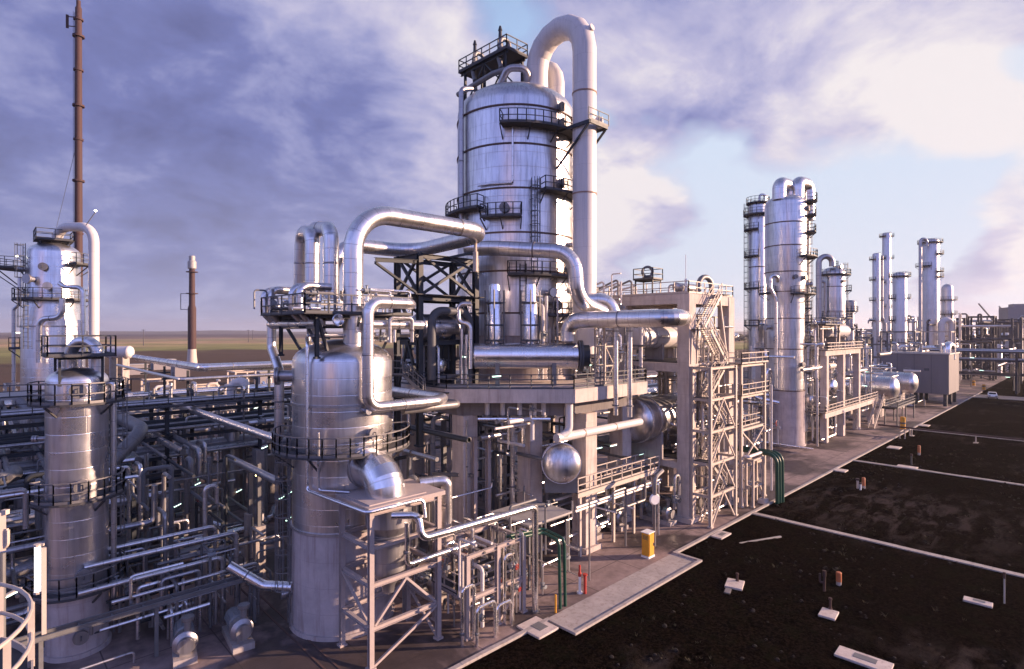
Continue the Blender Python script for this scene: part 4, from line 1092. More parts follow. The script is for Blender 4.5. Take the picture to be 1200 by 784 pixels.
# rooftop gear
rg = steel_frame('rooftop_rack', 'small dark equipment rack on top of the concrete frame', (49.4,50.9), (31.0,33.0), (23.2,), .12, 'steel_dark', zb=21.63, floors=[(49.2,51.1,30.8,33.2,23.2)], railmat='rail_dark')
fan = thing('fan_housing', 'round ring-shaped fan housing on the rooftop rack', 'fan', (50.2,32.1,23.27))
mb = MB(); ax = vdir(-90)+(0,); mb.lathe([(.4,-.18),(.62,-.18),(.62,.18),(.4,.18),(.4,-.18)], (50.2,32.1,24.1), 24, ax); mb.build('ring','steel_grey',fan)
mb = MB(); mb.obox((50.2,32.1,23.4),.9,.6,.4,wang(0)); mb.build('base','steel_dark',fan,smooth=False)
vessel('rooftop_drum', 'small pale drum lying on the rooftop beside the rack', (50.5,29.0,22.4), (54,29.0,22.4), .42, 'alu_dull', zbase=21.63)
pipe('dark arched pipe on the front right of the concrete frame roof', [(52.0,27.4,20.4),(52.0,27.4,23.4),(53.9,27.0,23.4),(53.9,27.0,20.6)], .26, 'pipe_grey', bend=.95, seg=16, nb=8)
an = pipe('thin whip antenna on the concrete frame roof', [(51.3,28.4,21.6),(51.3,28.4,25.6)], .035, 'white_paint', seg=6, name='antenna', cat='antenna')
mb = MB(); mb.cyl((51.3,28.4,21.6),(51.3,28.4,23.2),.12,8); mb.build('base','white_paint',an)
for k in range(6):
    a, b = 50+random.random()*6, 28.2+random.random()*11
    pipe('slim pipe running over the concrete frame roof', [(a,b,21.7),(a,b,22.6+random.random()*1.2),(a,b+3,22.6+random.random()*.4),(a,b+3,21.7)], .12, random.choice(('alu','pipe_grey','duct_white')), bend=.3, seg=8, group='pipes on the concrete frame roof')
# stair tower
st = steel_frame('stair_tower', 'pale steel stair tower with inverted V bracing beside the kerb', (48.7,53.8), (24.5,26.3), (2.95,5.9,8.85,11.8,14.7), .26, 'cream_steel', zb=.05,
    brace=[('x',0,0,z,z+2.9,'A') for z in (.1,2.95,5.9,8.85)])
for k in range(5):
    z0 = .05 + k*2.94
    a0, a1 = (49.5,53.0) if k % 2 == 0 else (53.0,49.5)
    flight(st, (a0,25.4,z0), (a1,25.4,z0+2.94), .85, 'rail_light', (0,1,0))
    mb = MB(); xx = (a1-.1,a1+.85) if a1 > 51 else (a1-.85,a1+.1)
    mb.box(xx[0],xx[1],24.65,26.15,z0+2.9,z0+2.97); p = mb.build('landing','grating',st,smooth=False)
st2 = thing('roof_stairs', 'pale upper flights of stairs climbing the front of the concrete frame to its roof', 'stairs', (50,25.6,14.8))
flight(st2, (53.6,25.6,14.75), (50.0,25.6,18.2), .9, 'rail_light', (0,1,0)); flight(st2, (49.9,26.2,18.2), (53.2,26.0,21.65), .9, 'rail_light', (0,1,0))
mb = MB(); mb.box(48.7,50.0,25.0,26.4,18.12,18.2); mb.build('landing','grating',st2,smooth=False)
mb = MB(); mb.box(53.2,54.6,25.4,26.5,21.55,21.64); mb.build('landing','grating',st2,smooth=False)
for qa, qb in (((48.8,26.4,18.0),(48.8,26.5,14.9)),((49.9,26.4,18.0),(49.9,26.5,14.9)),((54.4,26.4,21.5),(54.4,25.6,14.9))):
    mb = MB(); mb.beam(qa,qb,.16); mb.build('post','cream_steel',st2,smooth=False)
# platforms right of the stair tower
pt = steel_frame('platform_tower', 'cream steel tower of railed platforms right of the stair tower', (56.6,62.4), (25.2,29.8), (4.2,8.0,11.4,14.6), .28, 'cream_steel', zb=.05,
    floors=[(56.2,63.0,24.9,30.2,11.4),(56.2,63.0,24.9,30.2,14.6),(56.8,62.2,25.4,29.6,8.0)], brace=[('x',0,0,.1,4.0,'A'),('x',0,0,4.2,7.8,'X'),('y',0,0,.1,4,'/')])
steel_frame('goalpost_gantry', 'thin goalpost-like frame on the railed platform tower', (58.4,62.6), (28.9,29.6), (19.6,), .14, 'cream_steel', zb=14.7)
# green pipes by the kerb
for k, a in enumerate((60.4,60.8,61.25)):
    pipe(('near','middle','far')[k]+' one of three green pipes arching down into the soil at the kerb', [(a,32,5.1+k*.05),(a,23.1-k*.1,5.1+k*.05),(a,23.05-k*.1,-.1)], .19, 'green_paint', bend=.9, seg=14, nb=8)
steel_frame('pipe_trestle', 'cream pipe trestle left of the three green pipes', (57.4,59.9), (24.3,25.0), (2.2,4.9), .2, 'cream_steel', zb=.05)
pipe('thick bright pipe lying on the cream pipe trestle', [(57.0,25.6,5.2),(57.0,24.6,5.2),(60.0,24.6,5.2)], .16, 'duct_white', bend=.3)
bx = thing('concrete_footing', 'small pale concrete footing at the foot of the pipe trestle', 'footing', (61.0,23.6,.05)); mb = MB(); mb.box(59.2,60.2,23.85,24.6,.04,.5); mb.build('block','concrete_light',bx,bevel=.03)

# ---------------------------------------------------------------- generic small-bore pipework inside the structures
def tangle(n, box, label, group, mats, rr=(.06,.2), run=(1.5,5), vert=.55, fl=.35, seed=1):
    rnd = random.Random(seed); x0,x1,y0,y1,z0,z1 = box
    for i in range(n):
        x, y, z = rnd.uniform(x0,x1), rnd.uniform(y0,y1), rnd.uniform(z0,z1)
        r = rnd.uniform(*rr); L = rnd.uniform(*run); m = rnd.choice(mats)
        cl = lambda v, a, b: max(a, min(b, v))
        if rnd.random() < vert:
            zt = cl(z+L*1.2, z0+.6, z1); p = [(x,y,z0 if rnd.random() < .6 else max(z0,zt-L*1.5)),(x,y,zt)]
            k = rnd.random(); s = rnd.choice((-1,1))*rnd.uniform(.7,2.6)
            if k < .4: p += [(cl(x+s,x0-.5,x1+.5),y,zt)]
            elif k < .8: p += [(x,cl(y+s,y0-.5,y1+.5),zt)]
            if len(p) == 3 and (Vector(p[2])-Vector(p[1])).length < .3: p = p[:2]
            if len(p) == 3 and rnd.random() < .6: p += [(p[2][0],p[2][1],max(z0,zt-rnd.uniform(.8,3)))]
        else:
            if rnd.random() < .5: p = [(cl(x-L,x0,x1),y,z),(cl(x+L,x0,x1),y,z)]
            else: p = [(x,cl(y-L,y0,y1),z),(x,cl(y+L,y0,y1),z)]
            if rnd.random() < .6: p += [(p[1][0],p[1][1],cl(z+rnd.choice((-1,1))*rnd.uniform(.8,2.5),z0,z1))]
        q = [p[0]]
        for a in p[1:]:
            if (Vector(a)-Vector(q[-1])).length > .25: q.append(a)
        if len(q) < 2: continue
        L0 = (Vector(q[1])-Vector(q[0])).length
        fl_ = (L0*.5,) if rnd.random() < fl else (); vv = None
        if rnd.random() < fl*.5 and L0 > 1.2:
            a, b = Vector(q[0]), Vector(q[1]); vv = (a.lerp(b,.3), max(r,.1), b-a, (0,0,1) if abs((b-a).normalized().z) < .5 else (0,-1,0))
        later(label, q, r, m, bend=max(.18,r*2), seg=8 if r < .12 else 10, nb=4, group=group, flanges=fl_, valve=vv)
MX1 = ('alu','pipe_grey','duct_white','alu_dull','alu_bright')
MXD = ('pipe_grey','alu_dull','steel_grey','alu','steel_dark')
tangle(34, (50,57,27.8,40,5.6,19.8), 'slim pipe inside the tall concrete frame', 'pipework inside the concrete frame', MX1, seed=3)
tangle(26, (49.6,60,26.6,33,.3,9), 'slim pipe at the foot of the concrete frame behind the stair tower', 'pipework at the foot of the concrete frame', MX1, seed=4)
tangle(20, (57,62,25.5,29.5,.2,14), 'slim pipe inside the railed platform tower', 'pipework inside the platform tower', MX1, seed=5)
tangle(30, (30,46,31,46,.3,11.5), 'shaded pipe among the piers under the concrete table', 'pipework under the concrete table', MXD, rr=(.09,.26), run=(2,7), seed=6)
tangle(10, (36,47,26.5,31,.2,5), 'slim sunlit pipe below the low walkway', 'pipework below the low walkway', MX1, seed=7)
tangle(26, (20.8,25.6,25.4,29,.2,5.4), 'slim pipe on the process skid', 'pipework on the process skid', MX1, rr=(.05,.13), run=(.8,2.6), seed=8)
tangle(24, (26.5,30.5,37,43,13.7,17.5), 'slim pipe on the table around the steel tower', 'pipework on the left of the table', MXD, rr=(.06,.18), run=(.8,3), seed=9)
tangle(18, (41.5,47,29.5,36,13.7,22), 'slim pipe on the table right of the largest column', 'pipework right of the largest column', MX1, rr=(.07,.2), run=(1,4), seed=10)
tangle(12, (28,36,29.5,33.5,9,12.2), 'pipe tucked under the front edge of the table', 'pipework under the table edge', MX1, rr=(.08,.2), run=(1,3), vert=.3, seed=12)
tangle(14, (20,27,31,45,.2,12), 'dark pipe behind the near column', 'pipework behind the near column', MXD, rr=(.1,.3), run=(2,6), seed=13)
# pumps, built once and copied
def make_pump(loc, label, group):
    t = thing('pump', label, 'pump', (0,0,0), group)
    mb = MB(); mb.box(-1.1,1.1,-.42,.42,0,.28); mb.build('plinth','concrete',t,smooth=False)
    mb = MB(); mb.lathe([(0,-1.0),(.2,-1.0),(.34,-.9),(.34,-.05),(.28,0),(.12,.05),(.12,.3)],(0,0,.75),18,(1,0,0))
    for k in range(10):
        c, s = math.cos(k*PI/5), math.sin(k*PI/5); mb.beam((-.85,c*.36,.75+s*.36),(-.1,c*.36,.75+s*.36),.04)
    mb.box(-.8,-.2,-.28,.28,.28,.5); mb.build('motor','motor_grey',t)
    mb = MB(); mb.lathe([(.1,.25),(.24,.3),(.24,.4),(.46,.45),(.46,.75),(.3,.85),(.3,1.05),(0,1.05)],(0,0,.75),18,(1,0,0)); mb.box(.4,.8,-.2,.2,.28,.5); mb.build('casing','alu_dull',t)
    mb = MB(); mb.cyl((.6,.1,.9),(.6,.1,1.7),.13,10); mb.cyl((.6,.1,1.6),(.6,.1,1.75),.24,10); mb.build('outlet','pipe_grey',t)
    t.location = loc
    return t
pm = make_pump((8.6,35.3,.05), 'pale pump with a round end cover at the bottom left of the plant', 'pumps on the paving'); pm.rotation_euler = (0,0,-PI/2-.2); pm.scale = (1.35,)*3
p2 = dup(pm, (11.2,34.6,.05), -PI/2-.1, 'second pump with a white round cover left of the drain channel', 'pumps on the paving'); p2.scale = (1.35,)*3
for k, (x, y, rz) in enumerate(((39,31.2,-PI/2),(42.5,31.0,-PI/2),(46.8,28.6,-PI/2),(52,28.6,-PI/2),(30.5,33.5,0),(22.5,31.5,-PI/2))):
    dup(pm, (x,y,.05), rz, ('grey pump in the shade below the low walkway','second grey pump below the low walkway, nearer the stair tower','grey pump at the foot of the left concrete post','grey pump behind the stair tower','grey pump among the piers below the table','grey pump behind the process skid')[k], 'pumps on the paving')
cgauge = thing('round_gauge', 'white round dial housing on a grey standpipe below the walkway end', 'gauge', P(767,640,47))
q = P(767,585,47); mb = MB(); mb.lathe([(0,-.12),(.42,-.1),(.5,0),(.42,.12),(0,.12)],q,20,vdir(-70)+(0,)); mb.build('dial','white_paint',cgauge)
mb = MB(); mb.tube([(q[0],q[1],.05),(q[0],q[1],q[2]-.45)],.12,10); mb.tube([(q[0],q[1],q[2]+.4),(q[0],q[1],q[2]+1.8),(q[0]+1.2,q[1],q[2]+2.2)],.2,10,.6); mb.build('standpipe','pipe_grey',cgauge)

tangle(60, (49.6,57.5,25.9,29,.3,19.5), 'slim pipe at the front of the concrete structure', 'pipework at the front of the concrete structure', MX1+('cream_steel',), rr=(.05,.14), run=(1,4), seed=61)
tangle(40, (50,62,28,40,6,14), 'pipe in the middle of the concrete structure', 'pipework inside the concrete structure', MX1, rr=(.07,.2), run=(1.5,5), seed=62)
tangle(60, (28,47,29,48,.3,11), 'shaded pipe among the piers under the concrete table', 'pipework under the concrete table', MXD, rr=(.06,.2), run=(1.5,5), seed=63)
tangle(45, (19,33,24.6,34,.2,6), 'slim pipe on the process skid', 'pipework on the process skid', MX1+MXD, rr=(.04,.11), run=(.8,2.6), seed=64)
tangle(30, (57,66,25,34,.2,12), 'slim pipe inside the railed platform tower', 'pipework inside the platform tower', MX1, rr=(.06,.16), run=(1,4), seed=65)
tangle(30, (40,46,31.5,37,13.7,17.5), 'slim pipe on the table right of the silver drum', 'pipework on the right of the table', MX1+MXD, rr=(.05,.14), run=(.8,2.6), seed=66)
tangle(26, (41,45,31,35,14,23.5), 'slim pipe against the largest column', 'pipework against the largest column', MX1, rr=(.06,.14), run=(1,3), vert=.7, seed=67)
tangle(30, (13.4,20.6,31,37,19.1,20.6), 'slim pipe around the head of the near column', 'pipework around the head of the near column', MX1, rr=(.05,.12), run=(.6,1.8), seed=68)
tangle(16, (14,20.5,30,37,17.3,18.8), 'slim pipe around the head of the near column', 'pipework around the head of the near column', MX1+MXD, rr=(.06,.14), run=(.8,3), vert=.3, seed=69)
tangle(16, (34.6,37.4,32.4,34,13.8,21), 'slim pipe between the upright vessels and the largest column', 'pipework behind the upright vessels', MX1, rr=(.06,.15), run=(1,4), vert=.7, seed=70)
# ================================================================ left columns
LX, LY = P(91,388,32)[:2]
column('left_column', 'slim silver column nearest the left edge with round manholes up its face', LX, LY, [(1.45,3.3)] + [(1.45,z) for z in (5,8,11,14,15.2)] + dome(1.45,15.2,.26,6)[1:], 'alu', skirt=(1.45,.05,1.45,3.3),
    plats=[(14.05,-178,80,.75),(8.75,-120,80,.8),(3.7,-130,80,.85)], ladders=[(52,.3,3.7),(62,3.7,8.75),(52,8.75,14.05)], rings=(3.35,), ringmat='alu_dull',
    manholes=[(-52,14.75,.4),(-46,9.5,.4),(-44,4.6,.4),(-48,1.3,.36)], nozzles=[(-160,12,.12,.5)], seg=44, railmat='rail_mid')
lt = steel_frame('crown_platform', 'dark railed platform over the dome of the slim left column', (LX-.9,LX+1.0), (LY-1.1,LY+1.1), (16.55,), .12, 'steel_dark', zb=15.0, floors=[(LX-1.5,LX+1.6,LY-1.6,LY+1.7,16.56)], railmat='rail_dark')
pipe('fat silver hoop of pipe behind the railing over the slim left column', [(LX-.2,LY+1.0,15.6),(LX-.2,LY+1.0,17.4),(LX+.9,LY-.3,17.4),(LX+.9,LY-.3,15.6)], .32, 'alu', bend=.8, seg=18, nb=8)
nx, ny = vdir(22); pipe('slim copper-lit pipe running down the right side of the slim left column', [(LX+nx*1.3,LY+ny*1.3,15.0),(LX+nx*1.72,LY+ny*1.72,15.0),(LX+nx*1.72,LY+ny*1.72,2.2)], .14, 'alu', bend=.2, seg=10)
BX, BY = P(63,388,60)[:2]
column('double_column', 'wide shouldered column behind the slim left column with a tall pipe hoop', BX, BY, [(2.7,4),(2.7,10),(2.7,18.6),(2.3,21.2),(2.3,26.2)] + dome(2.3,26.2,.26,7)[1:], 'alu', skirt=(2.7,.05,2.7,4),
    plats=[(21.3,-200,40,1.1),(24.6,160,215,3.2),(25.1,-20,30,1.3),(16.2,130,200,1.2)], ladders=[(-120,21.3,26),(-100,16.2,21.3)], rings=(10,18.5), ringmat='alu_dull',
    nozzles=[(-95,23.3,.3,.7),(-60,22.6,.25,.9),(-130,24.4,.2,.6)], manholes=[(-70,24.6,.4)], seg=44)
cp = steel_frame('crown_platform', 'small round-cornered railed platform on top of the wide shouldered column', (BX-1.2,BX+1.2), (BY-1.2,BY+1.2), (27.5,), .12, 'steel_dark', zb=26.4, floors=[(BX-1.6,BX+1.6,BY-1.6,BY+1.6,27.5)], railmat='rail_dark')
pipe('tall pale pipe hoop rising over the wide shouldered column at the left', [P(66,300,60),P(66,266,60),P(110,266,58.5),P(110,430,58.5),P(110,455,58.5)], .47, 'duct_white', bend=1.7, seg=22, nb=8)
pipe('S-bent silver pipe on the front of the wide shouldered column', [P(70,332,56.5),P(76,336,56.2),P(97,337,56.2),P(98,420,56.2)], .22, 'alu', bend=.6, seg=12)
pipe('silver pipe with a step, left front of the wide shouldered column', [P(73,350,56.5),P(73,372,56.5),P(46,374,56.5),P(46,425,56.5)], .27, 'alu', bend=.8, seg=14)
pipe('thin pipe dropping down the left side of the wide shouldered column', [P(23,325,59),P(23,356,59),P(16,362,59),P(16,480,59)], .17, 'alu', bend=.4, seg=10)
pipe('upright silver pipe close to the wide shouldered column foot', [P(94,375,56),P(94,440,56)], .22, 'alu_bright', seg=12)
# flare mast and brown stack far behind
mx, my = P(92,388,150)[:2]
ms = thing('flare_mast', 'tall thin rust-brown flare mast with ring collars behind the left columns', 'mast', (mx,my,0))
mb = MB(); mb.lathe([(1.0,0),(.95,30),(.85,60),(.75,104),(.5,104.4),(.5,106),(0,106)],(mx,my,0),16); mb.build('shaft','rust_brown',ms)
for z in (44,58,69,78,87.5,96.5,101):
    mb = MB(); mb.sector((mx,my,0),.7,1.35 if z in (58,78,96.5) else 1.1,z-.25,z+.25,0,2*PI,16); mb.build('collar','rust_brown',ms)
mb = MB(); mb.ladder((mx+vdir(-170)[0]*1.1,my+vdir(-170)[1]*1.1,10),103,*vdir(-170),.6); mb.build('ladder','rust_brown',ms,smooth=False)
mb = MB(); q = vdir(180)
for z in (99,101.5): mb.beam((mx,my,z),(mx+q[0]*3,my+q[1]*3,z+.3),.2)
mb.box(mx+q[0]*3-.3,mx+q[0]*3+.3,my+q[1]*3-.3,my+q[1]*3+.3,98.8,102.2); mb.build('tip_bracket','rust_brown',ms,smooth=False)
gy = thing('guy_wires', 'fine guy wires slanting down left of the tall rust-brown mast', 'wires', (mx,my,60))
mb = MB(); q = vdir(168); mb.beam((mx,my,70),(mx+q[0]*12,my+q[1]*12,30),.09); mb.build('wire','rail_dark',gy,smooth=False)
sx0, sy0 = P(225,388,300)[:2]
sk2 = thing('brown_stack', 'short thick brown stack with a pale conical base standing against the fields', 'stack', (sx0,sy0,0))
mb = MB(); mb.lathe([(2.0,8),(2.0,30),(1.5,32),(1.4,50),(1.4,52)],(sx0,sy0,0),20); mb.build('shaft','rust_brown',sk2)
mb = MB(); mb.lathe([(2.6,0),(2.5,2),(2.2,5),(2.05,8.4)],(sx0,sy0,0),20); mb.build('base','cream_steel',sk2)
mb = MB(); mb.lathe([(1.7,51),(2.1,51.5),(2.1,55),(1.5,55.5),(1.5,58),(0,58)],(sx0,sy0,0),20); mb.build('cap','steel_light',sk2)
for z in (49.5, 38): mb = MB(); mb.sector((sx0,sy0,0),1.3,2.9,z-.2,z+.2,0,2*PI,16); mb.build('platform','rust_brown',sk2)
mb = MB(); q = vdir(180); p = Vector((sx0,sy0,0))
for a, b in (((0,29.5),(6,29.5)),((6,29.5),(6,38)),((6,38),(0,38))): mb.beam((sx0+q[0]*a[0],sy0+q[1]*a[0],a[1]),(sx0+q[0]*b[0],sy0+q[1]*b[0],b[1]),.3)
mb.build('gantry','steel_grey',sk2,smooth=False)

# ================================================================ shaded pipe racks on the left
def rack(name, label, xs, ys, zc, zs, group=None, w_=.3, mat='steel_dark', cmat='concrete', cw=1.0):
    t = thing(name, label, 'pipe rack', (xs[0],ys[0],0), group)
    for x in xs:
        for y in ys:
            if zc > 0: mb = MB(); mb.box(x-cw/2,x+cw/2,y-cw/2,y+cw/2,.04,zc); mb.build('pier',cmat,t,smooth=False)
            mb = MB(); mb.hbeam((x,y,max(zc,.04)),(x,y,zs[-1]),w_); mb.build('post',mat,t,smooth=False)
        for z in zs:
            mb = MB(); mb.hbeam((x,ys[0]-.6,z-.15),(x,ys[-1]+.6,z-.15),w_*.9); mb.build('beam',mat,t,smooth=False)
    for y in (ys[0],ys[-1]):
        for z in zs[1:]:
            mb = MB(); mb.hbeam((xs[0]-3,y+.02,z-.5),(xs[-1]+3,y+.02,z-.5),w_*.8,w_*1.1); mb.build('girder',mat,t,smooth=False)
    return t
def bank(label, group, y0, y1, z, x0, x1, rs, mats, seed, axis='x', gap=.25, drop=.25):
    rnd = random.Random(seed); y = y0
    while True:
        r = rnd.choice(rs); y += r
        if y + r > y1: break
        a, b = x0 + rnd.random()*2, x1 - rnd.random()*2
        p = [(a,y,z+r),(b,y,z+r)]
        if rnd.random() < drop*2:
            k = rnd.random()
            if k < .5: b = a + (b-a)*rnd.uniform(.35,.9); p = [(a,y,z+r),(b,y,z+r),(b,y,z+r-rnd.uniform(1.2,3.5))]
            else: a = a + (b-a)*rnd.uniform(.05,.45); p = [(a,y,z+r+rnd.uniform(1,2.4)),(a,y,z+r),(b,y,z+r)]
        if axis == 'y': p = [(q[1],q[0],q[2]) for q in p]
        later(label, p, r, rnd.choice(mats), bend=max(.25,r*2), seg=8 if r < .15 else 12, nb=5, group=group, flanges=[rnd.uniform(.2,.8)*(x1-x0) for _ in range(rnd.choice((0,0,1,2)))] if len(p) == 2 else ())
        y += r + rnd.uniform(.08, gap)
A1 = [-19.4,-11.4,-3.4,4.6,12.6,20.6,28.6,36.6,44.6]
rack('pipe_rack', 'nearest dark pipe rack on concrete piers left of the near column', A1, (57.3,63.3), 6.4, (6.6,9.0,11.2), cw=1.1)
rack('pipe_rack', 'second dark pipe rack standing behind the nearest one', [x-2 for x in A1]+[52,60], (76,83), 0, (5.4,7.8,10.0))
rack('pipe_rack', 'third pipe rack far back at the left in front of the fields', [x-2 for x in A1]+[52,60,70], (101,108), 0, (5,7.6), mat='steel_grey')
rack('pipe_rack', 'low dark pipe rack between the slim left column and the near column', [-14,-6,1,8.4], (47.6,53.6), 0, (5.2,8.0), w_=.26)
bank('horizontal pipe on the lower tier of the nearest dark pipe rack', 'pipes on the nearest rack lower tier', 57.6, 63.1, 6.62, -24, 46, (.12,.18,.25,.36), ('alu_dull','alu_dull','pipe_grey','alu'), 21)
bank('horizontal pipe on the middle tier of the nearest dark pipe rack', 'pipes on the nearest rack middle tier', 57.8, 62.6, 9.02, -24, 46, (.1,.15,.2,.3), ('alu_dull','pipe_grey','steel_dark'), 22, gap=.7)
bank('thin horizontal pipe on the top tier of the nearest dark pipe rack', 'pipes on the nearest rack top tier', 59.8, 63.2, 11.22, -24, 30, (.08,.14), ('pipe_grey','alu_dull'), 23, gap=1.0)
bank('horizontal pipe on the lower tier of the second rack', 'pipes on the second rack lower tier', 76.2, 82.8, 5.42, -26, 58, (.12,.2,.3,.4), ('alu_dull','alu','pipe_grey'), 24)
bank('horizontal pipe on the upper tier of the second rack', 'pipes on the second rack upper tier', 76.2, 82.8, 7.82, -26, 58, (.12,.2,.3), ('alu_dull','alu','pipe_grey'), 25, gap=.5)
bank('horizontal pipe on the third rack in front of the fields', 'pipes on the third rack', 101.2, 107.8, 7.62, -26, 70, (.15,.25,.4), ('alu','duct_white','alu_dull','alu_bright'), 26, gap=.4)
bank('horizontal pipe on the low rack behind the slim left column', 'pipes on the low rack', 47.8, 53.4, 5.22, -20, 11, (.1,.16,.24), ('alu_dull','pipe_grey','alu'), 27, gap=.4)
bank('pipe crossing between the racks behind the near column', 'pipes crossing between the racks', -6, 14, 8.2, 48, 82, (.12,.18,.26), ('alu_dull','pipe_grey','alu'), 28, axis='y', gap=1.8)
pipe('fat grey pipe entering from the left edge behind the slim column', [(-26,50,8.3),(2.2,50,8.3),(2.2,52.4,8.3)], .42, 'pipe_grey', bend=1.0, seg=18, bands=(12,20))
pipe('fat grey bent pipe just right of the slim left column', [P(122,552,40),P(168,503,43),P(134,486,47)], .5, 'pipe_grey', bend=1.2, seg=20, nb=7)
pipe('fat grey diagonal pipe left of the slim left column', [P(24,470,50),P(54,502,48),P(54,560,48)], .42, 'pipe_grey', bend=1.0, seg=16)
pipe('thick bright pipe with one corner running in front of the fields', [(19.9,112,13.6),(19.9,74.7,13.6),(46,74.7,13.6)], .48, 'alu_bright', bend=1.0, seg=18)
pipe('thinner bright pipe below the cornered pipe at the left', [(17.5,112,12.4),(17.5,73.6,12.4),(30,73.6,12.4)], .2, 'alu', bend=.6, seg=12)
for x, y in ((19.9,80),(19.9,92),(19.9,104),(28,74.7),(36,74.7),(44,74.7)):
    t = thing('pipe_support', 'dark T-shaped support under the cornered bright pipe', 'support', (x,y,.05), 'supports under the cornered bright pipe')
    mb = MB(); mb.hbeam((x,y,.05),(x,y,13.0),.26); mb.build('post','steel_dark',t,smooth=False)
    mb = MB(); mb.beam((x-.9,y-.01,13.02),(x+.9,y-.01,13.02),.2) if y < 76 else mb.beam((x-3.2,y,13.02) if 0 else (x-2.9,y-.01,12.1),(x+.7,y-.01,12.1),.2); mb.build('crossbar','steel_dark',t,smooth=False)
pipe('white gooseneck pipe standing among the shaded racks', [P(271,462,63),P(272,450,63),P(286,446,63),P(287,452,63)], .52, 'duct_white', bend=.9, seg=18, nb=7)
# grey roofed platform on the second rack
rf = thing('flat_roof', 'pale grey flat roof on the second rack left of the cornered pipe', 'roof', (4,72,11))
mb = MB(); mb.box(1,11.5,66.5,73.5,11.9,12.1); mb.build('deck','steel_light',rf,smooth=False)
mb = MB(); mb.box(5.4,7.4,68.2,70,12.1,13.1); mb.build('box','white_paint',rf,smooth=False)
for x in (1.4,11.0):
    for y in (67,73): mb = MB(); mb.hbeam((x,y,.05),(x,y,11.9),.22); mb.build('post','steel_dark',rf,smooth=False)
mb = MB(); mb.rail([(1,66.5,12.1),(11.5,66.5,12.1),(11.5,73.5,12.1)],1.1,2,1.5,.035); mb.build('railing','rail_dark',rf,smooth=False)
wl = thing('walkway', 'dark railed walkway along the top of the nearest pipe rack', 'walkway', (-20,57,11))
mb = MB(); mb.box(-22,47,56.4,57.9,11.28,11.36); mb.build('floor','grating',wl,smooth=False)
mb = MB(); mb.rail([(-22,56.45,11.36),(47,56.45,11.36)],1.1,2,1.8,.035); mb.build('railing','rail_dark',wl,smooth=False)
# low pipe bridge and small pipework in the bottom left
lb = thing('pipe_bridge', 'low narrow steel pipe bridge crossing in front of the slim left column', 'pipe bridge', (0,36,.05))
for y in (35.7,36.3): mb = MB(); mb.hbeam((-3.5,y,3.0),(13,y,3.0),.14,.24); mb.build('beam','steel_grey',lb,smooth=False)
mb = MB()
for k in range(12): mb.beam((-3+k*1.4,35.7,3.0),(-3+k*1.4,36.3,3.0),.08)
mb.build('rungs','steel_grey',lb,smooth=False)
for x in (-2.5,2.5,7.4,12.6): mb = MB(); mb.hbeam((x,36,.05),(x,36,2.86),.18); mb.build('post','steel_grey',lb,smooth=False)
for k, (b_, z, a0, a1, rr) in enumerate(((37.4,4.1,5.6,11.2,.12),(38.6,5.0,6.0,12.4,.15),(40.2,5.2,6.4,11.6,.13),(37.0,3.3,7.0,13.2,.1))):
    pipe('bright angled pipe right of the slim left column near the ground', [(a0-1.5,b_,z),(a1,b_,z),(a1,b_,.05)], rr, 'alu', bend=.35, seg=12, group='angled pipes beside the slim left column')
for k in range(4):
    a = 8.3+k*.8; pipe('small hoop of pipe behind the pumps at the bottom left', [(a,36.6+k*.3,.05),(a,36.6+k*.3,2.1+.15*k),(a+.05,37.6+k*.3,2.1+.15*k),(a+.05,37.6+k*.3,.05)], .1, 'alu', bend=.3, seg=10, group='small hoops behind the pumps')
for k in range(3):
    q = P(148+k*8,600,42+k); pipe('dark paired downpipe with a jog right of the slim left column', [(q[0],q[1],6.4),(q[0],q[1],5.3),(q[0]+.7,q[1]-.5,5.3),(q[0]+.7,q[1]-.5,.1)], .1, 'pipe_grey', bend=.25, seg=8, group='paired downpipes')
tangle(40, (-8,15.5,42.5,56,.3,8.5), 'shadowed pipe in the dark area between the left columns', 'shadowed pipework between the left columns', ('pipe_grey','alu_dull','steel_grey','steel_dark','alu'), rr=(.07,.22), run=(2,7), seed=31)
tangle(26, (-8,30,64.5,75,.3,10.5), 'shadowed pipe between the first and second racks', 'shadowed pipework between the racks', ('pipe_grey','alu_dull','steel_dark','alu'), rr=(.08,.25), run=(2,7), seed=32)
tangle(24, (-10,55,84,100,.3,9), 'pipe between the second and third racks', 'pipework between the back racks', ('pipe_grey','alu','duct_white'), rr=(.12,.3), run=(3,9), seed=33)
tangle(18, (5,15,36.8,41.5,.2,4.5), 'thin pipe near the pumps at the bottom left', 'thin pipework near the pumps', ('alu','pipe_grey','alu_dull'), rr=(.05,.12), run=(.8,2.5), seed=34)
for k, (px, py, d, x) in enumerate(((232,628,47,6),(275,612,50,5))):
    a, b, z = P(px-28,py,d); pipe('bright blue-lit flattened pipe loop low in the shade', [(a,b,z),(a+.9,b-.8,z-.5),(a+x,b-.8,z-.5),(a+x+.8,b+.6,z)], .28, 'alu_bright', bend=.5, seg=14, group='bright pipe loops low in the shade')
gd = thing('concrete_girder', 'long pale concrete girder low behind the nearest rack piers', 'girder', (5,60,4)); mb = MB(); mb.box(12.9,34,60.0,60.8,3.6,4.9); mb.build('beam','concrete',gd,smooth=False)
for x in (13.6,23,33): mb = MB(); mb.box(x-.5,x+.5,59.9,60.9,.04,3.6); mb.build('pier','concrete',gd,smooth=False)
